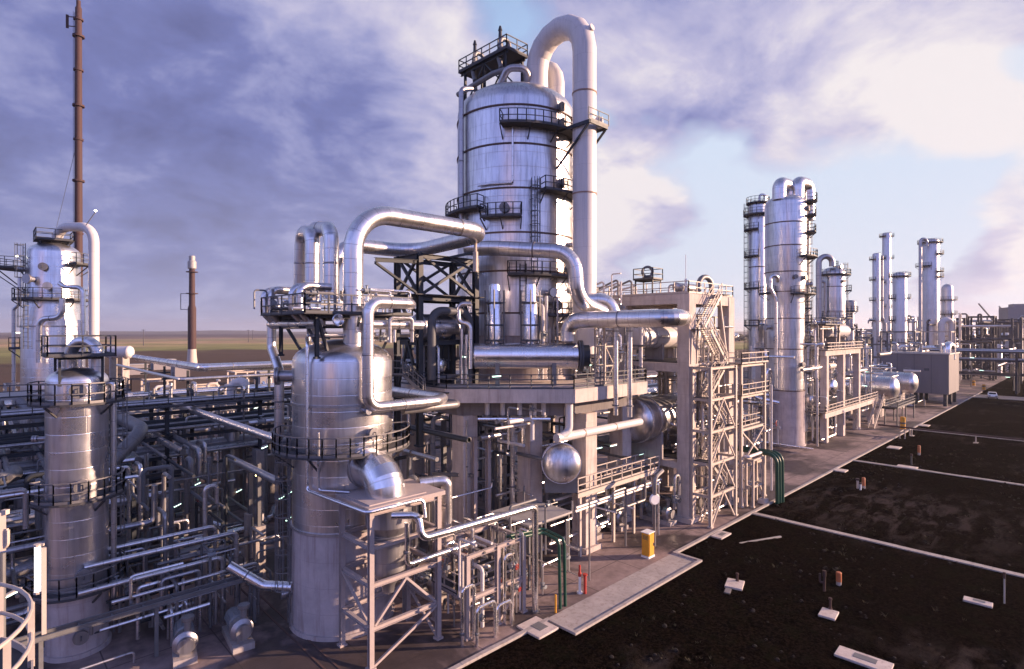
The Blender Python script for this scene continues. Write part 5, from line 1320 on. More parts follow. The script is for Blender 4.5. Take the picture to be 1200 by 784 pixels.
for k, (x, y, h_) in enumerate(((14.8,41.3,8.6),(15.3,44.5,8))):
    t = thing('support_post', '%s concrete-footed post left of the near column' % ('lit lamp-side' if k == 0 else 'rear'), 'post', (x,y,.05))
    mb = MB(); mb.box(x-.35,x+.35,y-.35,y+.35,.05,4.2); mb.build('pier','concrete',t,smooth=False)
    mb = MB(); mb.hbeam((x,y,4.2),(x,y,h_),.3); mb.build('post','steel_grey',t,smooth=False)
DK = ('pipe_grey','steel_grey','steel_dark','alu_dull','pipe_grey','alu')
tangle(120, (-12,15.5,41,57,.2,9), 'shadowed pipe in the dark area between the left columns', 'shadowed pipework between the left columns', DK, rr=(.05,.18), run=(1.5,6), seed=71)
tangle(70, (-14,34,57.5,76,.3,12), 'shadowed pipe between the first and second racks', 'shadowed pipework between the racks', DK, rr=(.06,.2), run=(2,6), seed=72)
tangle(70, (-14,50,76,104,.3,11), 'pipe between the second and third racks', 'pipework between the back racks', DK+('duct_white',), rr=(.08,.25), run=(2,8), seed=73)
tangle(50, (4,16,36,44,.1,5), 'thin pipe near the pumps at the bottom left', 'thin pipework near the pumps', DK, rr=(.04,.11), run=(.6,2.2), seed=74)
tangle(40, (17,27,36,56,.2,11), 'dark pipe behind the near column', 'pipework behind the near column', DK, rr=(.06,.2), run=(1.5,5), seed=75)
for k, (x, y, L, r, z, m) in enumerate(((-6,44,5,.7,1.8,'pipe_grey'),(-2,50,6,.8,2.0,'alu_dull'),(6,52,5,.6,1.6,'pipe_grey'),(10,46.5,4,.55,1.5,'alu_dull'),(18,66,8,.9,3,'alu_dull'),(0,69,7,.9,3,'pipe_grey'),(30,68,6,.8,2.5,'alu_dull'),(22,54,5,.7,2,'pipe_grey'))):
    vessel('small_exchanger', 'small grey exchanger lying in the shade under the left racks', (x,y,z), (x+L,y,z), r, m, zbase=.05, saddles=(.25,.75), seg=20, group='small exchangers under the left racks')
for k, (x, y, h_, r) in enumerate(((-4,46,6.5,.6),(3,55.5,7.5,.7),(11,50.5,5.5,.5),(19,60.5,9.8,.7),(26,66,11,.9),(8,70,8,.8),(38,70,10,.8))):
    t = thing('small_upright_vessel', 'small grey upright vessel among the shaded left racks', 'vessel', (x,y,.05), 'small upright vessels among the left racks')
    mb = MB(); mb.lathe([(r,.6),(r,h_*.9)]+dome(r,h_*.9,.3,5)[1:],(x,y,0),18); mb.build('shell','alu_dull',t)
    mb = MB(); mb.lathe([(r+.1,.05),(r+.1,.2),(r-.02,.2),(r-.02,.6)],(x,y,0),18); mb.build('skirt','concrete_dark',t)
# low buildings and tanks far back left, lit by the sun
for k, (px, py, d, w_, h_) in enumerate(((150,413,230,7,2),(180,411,260,9,2.5),(205,416,210,5,3),(305,424,190,7,2))):
    a, b, z = P(px,py,d); t = thing('plant_shed', ('pale shed far back right of the wide shouldered column','long pale shed far back left of the brown stack','small white shed just left of the brown stack base','low shed right of the brown stack base')[k], 'shed', (a,b,0))
    mb = MB(); mb.box(a,a+w_,b,b+6,0,h_+2); mb.build('wall','building_grey',t,smooth=False)
    mb = MB(); mb.box(a-.3,a+w_+.3,b-.3,b+6.3,h_+2.002,h_+2.3); mb.build('roof','steel_light',t,smooth=False)
    mb = MB(); mb.box(a-.03,a,b+2,b+3.4,.1,2.6); mb.build('door','steel_dark',t,smooth=False)
vessel('far_tank', 'white horizontal tank far back beside the left columns', P(128,413,190), P(152,412.5,190), 2.0, 'duct_white', zbase=.05)
for k in range(9):
    a = -5+k*9; steel_frame('steel_structure', 'small sunlit steel frame far back in front of the fields', (a,a+4), (113+k%3*6,118+k%3*6), (4,7.5+k%2*2), .3, random.choice(('cream_steel','steel_light')), zb=.05, group='small frames in front of the fields', brace=[('x',0,0,.1,4,'X')])
tangle(36, (-12,75,112,132,.3,8), 'sunlit pipe far back in front of the fields', 'far pipework in front of the fields', ('duct_white','alu_bright','alu','cream_steel'), rr=(.15,.4), run=(3,10), fl=0, seed=35)
for k, (px, d) in enumerate(((168,700),(291,900),(318,800),(296,1200))):
    a, b, _ = P(px,388,d); t = thing('pylon', 'tiny pole standing on the distant fields', 'pole', (a,b,0), 'poles on the fields')
    mb = MB(); mb.lathe([(.5,0),(.3,20),(0,20)],(a,b,0),6); mb.build('mast','far_dark',t); mb = MB(); mb.obox((a,b,19.2),5,.4,.5,wang(0)); mb.build('arm','far_dark',t,smooth=False)

# ================================================================ round stair platform at the lower left edge, close to the camera
sx1, sy1 = cam2w(-9.75, 7.5)
sp2 = thing('spiral_platform', 'pale round-cornered railed platform close by at the lower left edge', 'platform', (sx1,sy1,0))
RR = 2.55
mb = MB(); mb.lathe([(.45,0),(.45,12.5)],(sx1,sy1,0),24); mb.build('post','cream_steel',sp2)
mb = MB(); mb.sector((sx1,sy1,0),.47,RR,12.38,12.48,0,2*PI,40); mb.build('floor','grating',sp2)
mb = MB(); mb.sector((sx1,sy1,0),RR,RR+.03,12.3,12.6,0,2*PI,48); mb.build('kick_plate','rail_light',sp2)
mb = MB(); pts = [(sx1+RR*math.cos(i*PI/24),sy1+RR*math.sin(i*PI/24),12.48) for i in range(49)]
for hh in (.55,1.05): mb.tube([(p[0],p[1],p[2]+hh) for p in pts],.033,8,bend=.05,nb=1)
for i in range(0,48,4): mb.beam(pts[i],(pts[i][0],pts[i][1],pts[i][2]+1.05),.09,.05)
mb.build('railing','rail_light',sp2)
mb = MB(); pts = [(sx1+(RR-.02)*math.cos(R(a)),sy1+(RR-.02)*math.sin(R(a)),9.6+(a+200)/360*2.9) for a in range(-200,160,10)]
for hh in (.0,.5,1.0): mb.tube([(p[0],p[1],p[2]+hh) for p in pts],.035,8,bend=.05,nb=1)
for i in range(0,len(pts),3): mb.beam(pts[i],(pts[i][0],pts[i][1],pts[i][2]+1.0),.08,.05)
mb.build('stair_rail','rail_light',sp2)
mb = MB()
for a in range(-200,160,12):
    z = 9.5+(a+200)/360*2.9; c, s = math.cos(R(a)), math.sin(R(a)); mb.obox((sx1+c*1.5,sy1+s*1.5,z),2.0,.42,.04,R(a))
mb.build('treads','grating',sp2,smooth=False)
q = P(44,667,7.5); lf = thing('strip_light', 'bright upright fluorescent strip light on the railing post at lower left', 'lamp', (q[0],q[1],q[2]-.4))
mb = MB(); mb.cyl((q[0],q[1],q[2]-.3),(q[0],q[1],q[2]+.31),.034,12); mb.build('tube','tube_lamp_near',lf)
q2 = P(51.5,690,7.52); mb = MB(); mb.beam((q2[0],q2[1],q2[2]-.6),(q2[0],q2[1],q2[2]+.55),.05); mb.build('post','cream_steel',lf,smooth=False)
for z in (-.31,.32): mb = MB(); mb.cyl((q[0],q[1],q[2]+z-.015),(q[0],q[1],q[2]+z+.015),.045,10); mb.beam((q[0],q[1],q[2]+z),(q2[0],q2[1],q[2]+z),.03); mb.build('clip','cream_steel',lf)
q = P(3,600,11); fg = thing('corner_bracket', 'pale steel bracket corner at the far left edge', 'frame', q)
mb = MB()
mb.beam((q[0],q[1],q[2]-.75),(q[0],q[1],q[2]),.1); q2 = P(9,601,11); mb.beam(q,(q2[0],q2[1],q[2]),.09); mb.beam((q[0],q[1],q[2]-.35),(q2[0],q2[1],q[2]-.35),.05); mb.tube([(q2[0],q2[1],q[2]-.35),(q2[0],q2[1],q[2]-.68),(q[0],q[1],q[2]-.7)],.035,6,.1); mb.build('bracket','cream_steel',fg,smooth=False)
mb = MB(); mb.cyl((q[0],q[1],8.0),(q[0],q[1],q[2]-.8),.05,8); mb.build('post','steel_grey',fg)
# lamps
for px, py, d in ((14,696,26),(140,661,36),(208,592,46),(231,567,48),(310,524,44),(330,583,46),(340,577,47),(250,595,55),(150,537,42),(18,480,55),(437,414,46),(549,418,46.5),(582,441,44.5),(702,525,52),(752,532,55),(719,522,50),(768,568,53),(20,390,65),(338,608,45),(280,575,52),(118,480,52),(300,478,70),(690,428,52)):
    tube_light(P(px,py,d), .9, PI/4 if px < 500 else 0)
q = P(302,556,41); bl = thing('bulkhead_lamp', 'warm yellow lamp glowing left of the near column', 'lamp', q)
mb = MB(); mb.lathe([(0,-.16),(.13,-.1),(.17,0),(.13,.1),(0,.12)],q,14); mb.build('globe','bulb_warm',bl)
mb = MB(); mb.cyl((q[0],q[1],q[2]+.12),(q[0],q[1],q[2]+.3),.16,12); mb.beam((q[0],q[1],q[2]+.3),(14.8,41.3,q[2]+.35),.08); mb.build('bracket','steel_grey',bl)
for px, py, d in ((112,247,58),(20,300,58)):
    q = P(px,py,d); t = thing('obstruction_light', 'small warm light on a bracket %s the wide shouldered column' % ('above right of' if px > 60 else 'left of'), 'lamp', q)
    mb = MB(); mb.lathe([(0,-.14),(.14,0),(0,.14)],q,10); mb.build('globe','bulb_white',t)
    mb = MB(); mb.beam((q[0],q[1],q[2]-.12),(q[0]-CU*(1 if px > 60 else -2),q[1]+CV*(1 if px > 60 else -2),q[2]-1.5),.06); mb.build('bracket','steel_grey',t,smooth=False)
# ================================================================ right-hand column group
QX, QY = P(920.5,388,90)[:2]
column('right_column', 'tall fat silver column at right with two arched bends over its top', QX, QY, [(2.75,8.6),(2.75,14),(2.75,20),(2.75,24.2),(3.05,27.2),(3.05,32),(3.05,38.2)] + dome(3.05,38.2,.24,7)[1:], 'alu_tall', skirt=(2.8,.05,2.75,8.6), seg=48,
    rings=(8.7,15.2,20,24.2,27.3,31.4,35), plats=[(38.4,-40,40,1.5),(36.2,-40,30,1.3),(33.5,-45,25,1.3),(29.6,-75,40,1.5),(23.8,-100,30,1.6),(21.6,-20,30,1.0),(19.4,-25,35,1.0),(24.0,150,215,1.2),(16.2,-30,10,1.0)],
    ladders=[(-8,29.6,38),(-12,16.2,29),(-30,.3,16.2)], manholes=[(-55,26.3,.4),(-62,12.8,.4),(-40,37.2,.45),(-90,26.4,.35)], nozzles=[(-15,25.4,.3,.8),(-5,18,.25,.8),(-170,18.6,.3,.7),(-20,11.6,.3,.8)])
for k, px in enumerate((913,934)):
    q = P(px,388,88.5+k*1.4); q2 = P(px+13,388,90.5+k*1.2); pipe('%s arched silver bend on top of the tall fat right column' % ('left' if k == 0 else 'right'), [(q[0],q[1],38.6),(q[0],q[1],41.3+k*.5),(q2[0],q2[1],41.3+k*.5),(q2[0],q2[1],36 if k else 38.4)], 1.0, 'alu', bend=1.05, seg=24, nb=8)
q = P(903,388,86.4); pipe('hooked thin pipe running down the face of the tall fat right column', [P(911,330,86.6),P(911,323,86),P(903,323,86),P(903,338,86),P(909,350,86),P(909,455,86.4)], .26, 'alu', bend=.7, seg=12)
pipe('long pale duct alongside the right side of the tall fat right column', [P(945,232,91.5),P(945,410,91.5),P(942,440,91.5),P(942,505,91.5)], .55, 'duct_white', bend=1, seg=18)
pipe('short silver stub pipe at the left foot of the tall fat right column', [P(884,463,88),P(890,467,87),P(912,472,87)], .35, 'alu_bright', bend=.6, seg=14)
rx, ry = P(888,388,106)[:2]
column('slim_column', 'slim tall column just behind and left of the fat right column', rx, ry, [(1.55,6),(1.55,20),(1.55,41.6)] + dome(1.55,41.6,.2,5)[1:], 'alu_tall', skirt=(1.6,.05,1.55,6), seg=32, plats=[(k,130,250,.9) for k in (12,19,26,32,37)] + [(39.8,100,330,1.0),(42.0,0,360,.9)], ladders=[(175,6,41)], rings=(20,30))
pipe('small pipe hook on the top of the slim tall right column', [P(890,236,105),P(890,228,105),P(897,228,105),P(897,244,105)], .22, 'alu', bend=.5, seg=10)
cx3, cy3 = P(976.5,388,115)[:2]
column('arched_pipe_column', 'medium silver column with a grey pipe hoop on its left, on the far frame', cx3, cy3, [(2.15,18.6),(2.15,24),(2.15,29.8)] + dome(2.15,29.8,.3,7)[1:], 'alu_tall', skirt=(2.2,14,2.15,18.6), seg=36, plats=[(29.4,-200,30,1.0),(26.2,-30,40,1.1),(20.6,-180,60,1.2),(31.2,-10,60,1.0)], ladders=[(5,20.6,31)], rings=(22,27), nozzles=[(-60,31,.3,.9)], manholes=[(-70,28,.35)])
pipe('grey pipe hoop left of the medium silver column', [P(975,312,113.5),P(975,300,113.5),P(959.5,301,113.5),P(959.5,400,113.5)], .55, 'alu_dull', bend=1.5, seg=18, nb=8)
pipe('thin link pipe between the hoop and the medium silver column', [P(960,330,113.4),P(967,330,113.4),P(967,380,113.4)], .25, 'alu_dull', bend=.5, seg=10)
cx4, cy4 = P(996,388,125)[:2]
column('small_stub_column', 'small dark column right of the medium silver column', cx4, cy4, [(.8,14),(.8,22.4),(1.2,22.5),(1.2,24.4),(.9,24.8),(0,24.9)], 'alu_dull', skirt=(.9,.05,.8,14), seg=20, plats=[(22.4,0,360,.8),(18.5,0,360,.7)])
# process frame right of the fat column
f2 = thing('process_structure', 'two-level concrete process frame with railed decks right of the fat column', 'frame', (99,30,0))
for x in (99.5,108,117,126):
    for y in (30.6,41):
        mb = MB(); mb.box(x-.5,x+.5,y-.5,y+.5,.05,14.0 if x < 120 else 5.0); mb.build('post','concrete_light',f2,smooth=False)
for y in (30.6,41):
    mb = MB(); mb.box(98.6,117.8,y-.45,y+.45,14.0,14.9); mb.build('beam','concrete_light',f2,smooth=False)
    mb = MB(); mb.box(97,127,y-.42,y+.42,4.2,5.0) if y > 35 else mb.box(97,127,y-.9,y-.52,4.2,5.0); mb.build('beam','concrete_light',f2,smooth=False)
for x in (99.5,108,117):
    mb = MB(); mb.box(x-.4,x+.4,31.06,40.54,14.02,14.88); mb.build('beam','concrete_light',f2,smooth=False)
mb = MB(); mb.box(98.4,118,29.8,41.6,14.91,15.0); mb.build('floor','grating',f2,smooth=False)
mb = MB(); mb.box(96.8,127.4,29.6,41.6,5.01,5.1); mb.build('floor','grating',f2,smooth=False)
mb = MB(); z = 5.1; mb.rail([(96.8,41,z),(96.8,29.65,z),(127.3,29.65,z),(127.3,41,z)],1.1,2,1.8,.05); mb.build('railing','rail_light',f2,smooth=False)
mb = MB(); z = 15.0; mb.rail([(98.4,41,z),(98.4,29.85,z),(118,29.85,z),(118,41,z)],1.1,2,1.8,.05); mb.build('railing','rail_light',f2,smooth=False)
flight(f2, (120,29.0,.1), (126.8,29.0,5.0), 1.0, 'rail_light', (0,1,0))
steel_frame('upper_structure', 'steel frame carrying the pale drum above the far process frame', (99.5,108), (31,40), (19.0,), .4, 'cream_steel', zb=15.0, brace=[('y',0,0,15,19,'X')], floors=[(98.8,108.8,30.2,40.8,19.0)], railmat='rail_dark')
p0 = P(944,385.5,100); vessel('pale_drum', 'pale horizontal drum lying high beside the fat right column', (p0[0]+1.0,33.2,18.0), (p0[0]+12,33.2,18.0), 1.15, 'duct_white', zbase=15.0, headk=.2, saddles=(.3,.75))
vessel('round_ended_vessel', 'white round-ended vessel on the lower deck of the far process frame', (105.6,31.2,8.5), (105.6,39,8.5), 1.45, 'alu_bright', zbase=5.1, headk=.25, saddlemat='steel_grey')
vessel('middle_exchanger', 'long pale exchanger on the middle level of the far process frame', (98.6,32.5,11.9), (110.5,32.5,11.9), .5, 'duct_white', zbase=10.6, saddles=(.3,.8))
vessel('deck_drum', 'small silver drum on the deck at the foot of the fat column', (97.6,32,6.9), (97.6,37,6.9), .95, 'alu', zbase=5.1, saddlemat='steel_grey')
for k, px in enumerate((951,957)):
    q = P(px,388,96); pipe('slim upright pipe pair right of the fat column', [(q[0],q[1],14.2),(q[0],q[1],5.2)], .28, 'duct_white', seg=12, group='upright pipes right of the fat column')
tangle(40, (97.5,126,31,41,5.2,13.6), 'small pipe inside the far process frame', 'pipework inside the far process frame', MX1, rr=(.1,.3), run=(2,6), seed=41)
tangle(22, (97.5,126,30,41,.2,4.6), 'small pipe below the far process frame', 'pipework below the far process frame', MX1, rr=(.1,.25), run=(2,5), seed=42)
tangle(20, (98.5,117,30,41,15.1,20), 'small pipe on top of the far process frame', 'pipework on top of the far process frame', MX1, rr=(.1,.25), run=(1.5,4), seed=43)
tangle(24, (64,92,34,48,.3,12), 'small pipe between the concrete frame and the fat right column', 'pipework left of the fat right column', MX1, rr=(.12,.35), run=(3,9), seed=44)
tangle(12, (86,97,29,39,.3,16), 'small pipe around the foot of the fat right column', 'pipework around the fat right column', MX1, rr=(.1,.25), run=(2,6), seed=45)
pipe('broad bright pipe joining the concrete frame to the fat right column', [(57.9,41.8,17.0),(66,41.8,17.0),(92,41.8,17.0)], .7, 'alu_bright', seg=20, bands=(8,16,24))
rack('pipe_rack', 'dark pipe rack between the concrete frame and the fat right column', [64,72,80,88], (44,50), 0, (6,9), mat='steel_dark')
bank('horizontal pipe on the rack left of the fat right column', 'pipes on the rack left of the fat right column', 44.2, 49.8, 9.02, 60, 91, (.15,.25,.35), MX1, 46)
# twin drums
for k in (0,1):
    a = 138.5+k*17.5
    vessel('storage_drum', '%s of two large silver drums lying side by side before the grey box building' % ('nearer' if k == 0 else 'farther'), (a,29.6,6.1), (a,39,6.1), 2.4, 'alu_tall', zbase=.05, headk=.25, rings=(.3,.7), headmat='alu')
steel_frame('drum_platform', 'dark railed steel platform around the twin silver drums', (127,134,141), (26.4,28.4), (3.4,), .2, 'steel_grey', zb=.05, floors=[(126.5,141.5,26.2,28.6,3.4)], railmat='steel_grey')
tangle(12, (132,160,30,38,8.6,10.6), 'small pipe on top of the twin drums', 'pipework above the twin drums', MX1, rr=(.1,.2), run=(1,3), seed=47)
# grey box building on legs
gb = thing('box_building', 'plain grey windowless box building raised on legs at right', 'building', (167,24.2,0))
mb = MB(); mb.box(167,181,24.4,38.2,2.9,12.4); mb.build('wall','ribbed_grey',gb,smooth=False,bevel=.06)
mb = MB(); mb.box(166.8,181.2,24.2,38.4,12.402,12.7); mb.build('roof','steel_light',gb,smooth=False)
for x in (167.8,174,180.2):
    for y in (25.2,31,37.2): mb = MB(); mb.box(x-.35,x+.35,y-.35,y+.35,.05,2.9); mb.build('leg','steel_dark',gb,smooth=False)
mb = MB(); mb.box(166.96,167,28.2,29.2,8.4,9.0); mb.build('vent','rail_dark',gb,smooth=False)
for y in (27.8,31.2,34.7): mb = MB(); mb.box(166.975,167,y-.03,y+.03,2.95,12.35); mb.build('seam','steel_dark',gb,smooth=False)
pipe('silver bend on the roof corner of the grey box building', [(172,25.6,12.2),(172,25.6,14.6),(174.5,25.0,14.6),(174.5,25.0,11)], .9, 'alu_bright', bend=1.2, seg=18)
tangle(14, (168,180,26,37,12.8,15), 'small pipe on the roof of the grey box building', 'pipework on the grey box building', MX1, rr=(.15,.35), run=(2,5), seed=48)
# far columns
def farcol(name, label, px, d, r, zt, plats, k=.2, mat='alu_far', extra=None, rings=()):
    x, y = P(px,388,d)[:2]
    return column(name, label, x, y, [(r,5),(r,zt*.5),(r,zt)] + dome(r,zt,k,5)[1:], mat, skirt=(r+.05,.05,r,5), seg=24, plats=plats, rings=rings, ladders=[(20,5,zt)])
farcol('far_column', 'slim far column, left of the close pair with a thin gap', 1027, 220, 1.35, 48, [(z,-40,230,1.1) for z in (22,30,38,46)])
farcol('far_column', 'tallest slim far column, right of the close pair', 1039, 232, 1.55, 58, [(z,-40,230,1.1) for z in (28,38,48,57)])
pipe('thin pipe running up between the close pair of far columns', [P(1033,300,222),P(1033,372,222),P(1037,380,222),P(1037,410,222)], .7, 'duct_white', bend=2, seg=12)
farcol('far_column', 'shorter far column with three dark ring platforms before the grey box', 1054.5, 165, 1.75, 34.6, [(34,0,360,1.0),(27.6,-60,200,1.0),(21.2,-60,200,1.0),(14.6,0,360,.6)])
farcol('far_column', 'fat far column with a pipe down its left side', 1090, 195, 2.65, 49, [(48.5,0,360,1.0),(44.5,-90,60,1.2),(38.5,-90,60,1.2),(36.6,-90,60,1.2),(40.4,150,240,1.6)])
pipe('tall grey pipe down the left side of the fat far column', [P(1086,288,192),P(1086,280,192),P(1078.5,280,192),P(1078.5,400,192)], .5, 'alu_dull', bend=1.6, seg=12)
t = farcol('far_column', 'round-topped short far column near the right edge', 1110, 200, 1.75, 33, [(29,0,360,1.2),(24,0,360,1.2)], k=.5)
pipe('pale arched pipe below the round-topped far column', [P(1103,405,190),P(1103,375,190),P(1115,375,190),P(1115,405,190)], 1.0, 'duct_white', bend=1.7, seg=16)
# dense far plant
rack('pipe_rack', 'long far pipe rack crossing behind the white car', [215,221], [2-14*k for k in range(3,-1,-1)]+[16,30,44], 0, (5.5,9.5,12.0), mat='far_dark', w_=.55)
bank('long horizontal pipe on the far rack behind the car', 'pipes on the far rack behind the car', 215.3, 220.8, 12.02, -44, 50, (.15,.25,.35), ('alu_far','alu_dull','pipe_grey'), 51, axis='y', drop=0)
bank('long horizontal pipe on the lower tier of the far rack behind the car', 'pipes on the far rack lower tier', 215.3, 220.8, 9.52, -44, 50, (.15,.25), ('alu_far','alu_dull'), 52, axis='y', drop=0)
rnd = random.Random(5)
for k in range(26):
    px = 1122 + k*3.4 + rnd.uniform(-2,2); d = rnd.uniform(200,290); a, b, _ = P(px,388,d); w_ = rnd.uniform(6,12); h_ = rnd.uniform(14,24)
    steel_frame('steel_structure', 'hazy steel process frame in the dense far plant at right', (a,a+w_), (b,b+w_), (h_*.35,h_*.7,h_), .6, 'far_dark', zb=.05, group='hazy frames of the far plant', brace=[('y',0,0,.1,h_*.35,'X'),('x',0,0,h_*.35,h_*.7,'X')])
    if k % 2 == 0:
        x, y = a+w_/2, b+w_/2; t = thing('far_vessel', 'hazy upright vessel in the dense far plant at right', 'vessel', (x,y,0), 'hazy vessels of the far plant')
        mb = MB(); r = rnd.uniform(1.2,2.6); z1 = h_*rnd.uniform(.7,1.05); mb.lathe([(r,.1),(r,z1)]+dome(r,z1,.3,5)[1:],(x,y,0),16); mb.build('shell','alu_far',t)
tangle(70, (226,310,12,75,2,22), 'tiny pipe in the dense far plant at right', 'pipework of the far plant', ('alu_far','far_dark','alu_dull','far_dark'), rr=(.2,.45), run=(5,16), fl=0, seed=53)
tangle(30, (140,205,34,70,1,14), 'small pipe behind the grey box and twin drums', 'pipework behind the grey box', MX1, rr=(.2,.45), run=(4,12), fl=0, seed=54)
for k in range(9):
    px = 1002+k*14; d = 150+ (k*37)%90; a, b, _ = P(px,388,d)
    steel_frame('steel_structure', 'steel frame of the middle distance among the far columns', (a,a+7), (b,b+8), (5,10,14+k%3*2), .4, 'steel_grey' if k%2 else 'cream_steel', zb=.05, group='frames among the far columns', brace=[('y',0,0,.1,5,'X'),('x',0,0,5,10,'A')])
a, b, _ = P(1192,388,330); tb = thing('tower_block', 'grey tower block standing hazy at the right edge of the horizon', 'building', (a,b,0))
mb = MB(); mb.obox((a+6,b,16),14,14,32,.4); mb.build('wall','building_grey',tb,smooth=False)
mb = MB(); mb.obox((a+6,b,33),7,7,2,.4); mb.build('plant_room','building_grey',tb,smooth=False)
for k, (px, d) in enumerate(((1157,900),(1180,1000))):
    a, b, _ = P(px,388,d); t = thing('harbour_crane', '%s tiny hazy crane on the right horizon' % ('left' if k == 0 else 'right'), 'crane', (a,b,0))
    q = vdir(180)
    mb = MB(); mb.beam((a-4,b,0),(a,b,40),2); mb.beam((a+4,b,0),(a,b,40),1.9); mb.build('tower','far_dark',t,smooth=False)
    mb = MB(); mb.beam((a-q[0]*10,b-q[1]*10,34),(a+q[0]*14,b+q[1]*14,62),1.6); mb.build('jib','far_dark',t,smooth=False)
for k, (px, py, d) in enumerate(((1188,402,170),(1138,402,180),(1172,384,220))):
    q = P(px,py,d); t = thing('lamp_post', 'tall thin lamp post over the far rack at right', 'lamp', (q[0],q[1],0), 'lamp posts at the far rack')
    mb = MB(); mb.lathe([(.16,0),(.1,q[2]),(0,q[2])],(q[0],q[1],0),8); mb.beam((q[0],q[1],q[2]),(q[0]-1.6*CV,q[1]-1.6*CU,q[2]+.1),.14); mb.build('post','steel_grey',t)
    mb = MB(); mb.obox((q[0]-1.6*CV,q[1]-1.6*CU,q[2]),1.1,.4,.16,.8); mb.build('lantern','steel_light',t)
for px, py, d in ((1139,419,168),(1181,442,175),(1150,434,170),(1108,440,160),(1013,452,116),(1017,436,112),(1003,440,110)):
    tube_light(P(px,py,d), 1.6, .8, label='tiny greenish light fitting glowing in the far plant at right')
# far tree belt and distant sheds on the right horizon
mb = MB(); rnd = random.Random(9)
for i in range(150):
    px = 640 + i*4.2; d = rnd.uniform(900,1300); a, b, _ = P(px,388,d); h_ = rnd.uniform(7,14)
    mb.lathe([(0,0),(h_*.7,h_*.25),(h_*.8,h_*.5),(h_*.4,h_*.85),(0,h_)], (a,b,0), 7)
tag(mb.build('far_woodland', 'scrub'), 'dark distant belt of trees along the right horizon', 'woodland', kind='stuff')

# ================================================================ soil area: covers, markers, fire main, car
def pad(label, p, sx, sy, rz=0.0, h_=.13, mat='concrete_light', hole=True, group=None):
    x, y = p[0], p[1]; t = thing('cover_slab', label, 'slab', (x,y,.02), group)
    mb = MB(); mb.obox((x,y,.02+h_/2), sx, sy, h_, rz); mb.build('slab',mat,t,smooth=False,bevel=.02)
    if hole:
        mb = MB(); mb.obox((x+.1,y-.05,.025+h_), sx*.42, sy*.42, .02, rz); mb.build('lid','steel_grey',t,smooth=False)
    return t
pad('pale square cover slab with a lid beside the paved corner', G(630,737), 1.7, 1.9, 0)
pad('pale cover slab with a short rusty post, left one on the soil', G(861,686), 1.5, 1.15, .3, hole=False)
pad('dull flat slab half buried in front of the left post slab', G(853,693), .9, .4, .3, .07, 'concrete_dark', hole=False)
pad('pale cover slab with a short rusty post, nearest the camera', G(971,721), 1.25, .95, .1, hole=False)
pad('long pale slab cut by the bottom edge of the picture', G(1012,775), 1.2, 2.6, .05)
pad('pale slab with a dark grate near the right edge', G(1146,707), .75, 1.5, .05)
pad('small pale slab against the kerb below the stair tower', G(845,628), 1.9, 1.0, 0, hole=True)
pad('pale slab lying beside the second concrete strip', G(1063,548), 1.3, 2.2, 0, hole=False)
pad('small pale slab by the kerb near the second strip', G(985,552), 1.5, 1.4, 0, hole=False)
pad('small slab by the kerb near the fire main', G(1048,525), 2.0, 1.6, 0, hole=False)
pad('pale slab on the soil far along the kerb', G(1083,499), 2.2, 1.6, 0, hole=False)
def short_post(label, p, h_, r=.07, mat='rust_brown', z0=.15):
    x, y = p[0], p[1]; t = thing('short_post', label, 'post', (x,y,z0))
    mb = MB(); mb.lathe([(r*1.8,z0),(r*1.8,z0+.05),(r,z0+.05),(r,z0+h_*.8)],(x,y,0),12); mb.build('stem',mat,t)
    mb = MB(); mb.lathe([(r,z0+h_*.8),(r*1.5,z0+h_*.82),(r*1.5,z0+h_),(0,z0+h_)],(x,y,0),12); mb.build('cap','rust_brown',t)
short_post('short rusty post standing on the left slab', G(864,683), .55)
short_post('short rusty post standing on the slab nearest the camera', G(973,716), .7)
g = G(966,695); t = thing('valve_marker', 'twin-armed rusty valve marker post on the soil', 'marker', (g[0],g[1],0))
mb = MB(); mb.lathe([(.09,0),(.09,1.1),(.12,1.15),(.12,1.55),(0,1.55)],(g[0],g[1],0),10); mb.build('stem','rust_brown',t)
mb = MB(); q = vdir(180); mb.tube([(g[0],g[1],.75),(g[0]+q[0]*.3,g[1]+q[1]*.3,.75),(g[0]+q[0]*.3,g[1]+q[1]*.3,1.35)],.07,8,.12); mb.build('arm','rust_brown',t)
def drum_marker(label, p, h_, col):
    x, y = p[0], p[1]; t = thing('marker_drum', label, 'marker', (x,y,0))
    mb = MB(); mb.lathe([(.17,.02),(.17,h_*.3),(0,h_*.3)],(x,y,0),16); mb.build('base','concrete',t)
    mb = MB(); mb.lathe([(.18,h_*.3),(.18,h_*.95),(.14,h_),(0,h_)],(x,y,0),16); mb.build('drum',col,t)
drum_marker('orange-topped marker drum beside the twin-armed marker', G(983,686), .95, 'orange_paint')
g = G(1008,574); drum_marker('orange marker drum on the middle patch of soil', G(1012,573), 1.3, 'orange_paint')
short_post('cream marker post left of the orange drum on the middle patch', G(1005,573), 1.2, .12, 'cream_steel', 0)
short_post('second cream marker post left of the orange drum on the middle patch', G(1008.5,575), .9, .1, 'white_paint', 0)
drum_marker('orange marker drum beyond the second concrete strip', G(1077,534), 1.5, 'orange_paint')
short_post('dark marker post beyond the second concrete strip', G(1068,545), 1.5, .1, 'rail_dark', 0)
short_post('pale stake at the right end of the first strip', G(1177,708), 2.1, .05, 'steel_light', 0)
bm = thing('loose_beam', 'loose pale beam lying on the soil in front of the first strip', 'beam', G(890,633))
mb = MB(); mb.beam(G(867,637,.12), G(915,629,.12), .16, .14); mb.build('bar','steel_light',bm,smooth=False)
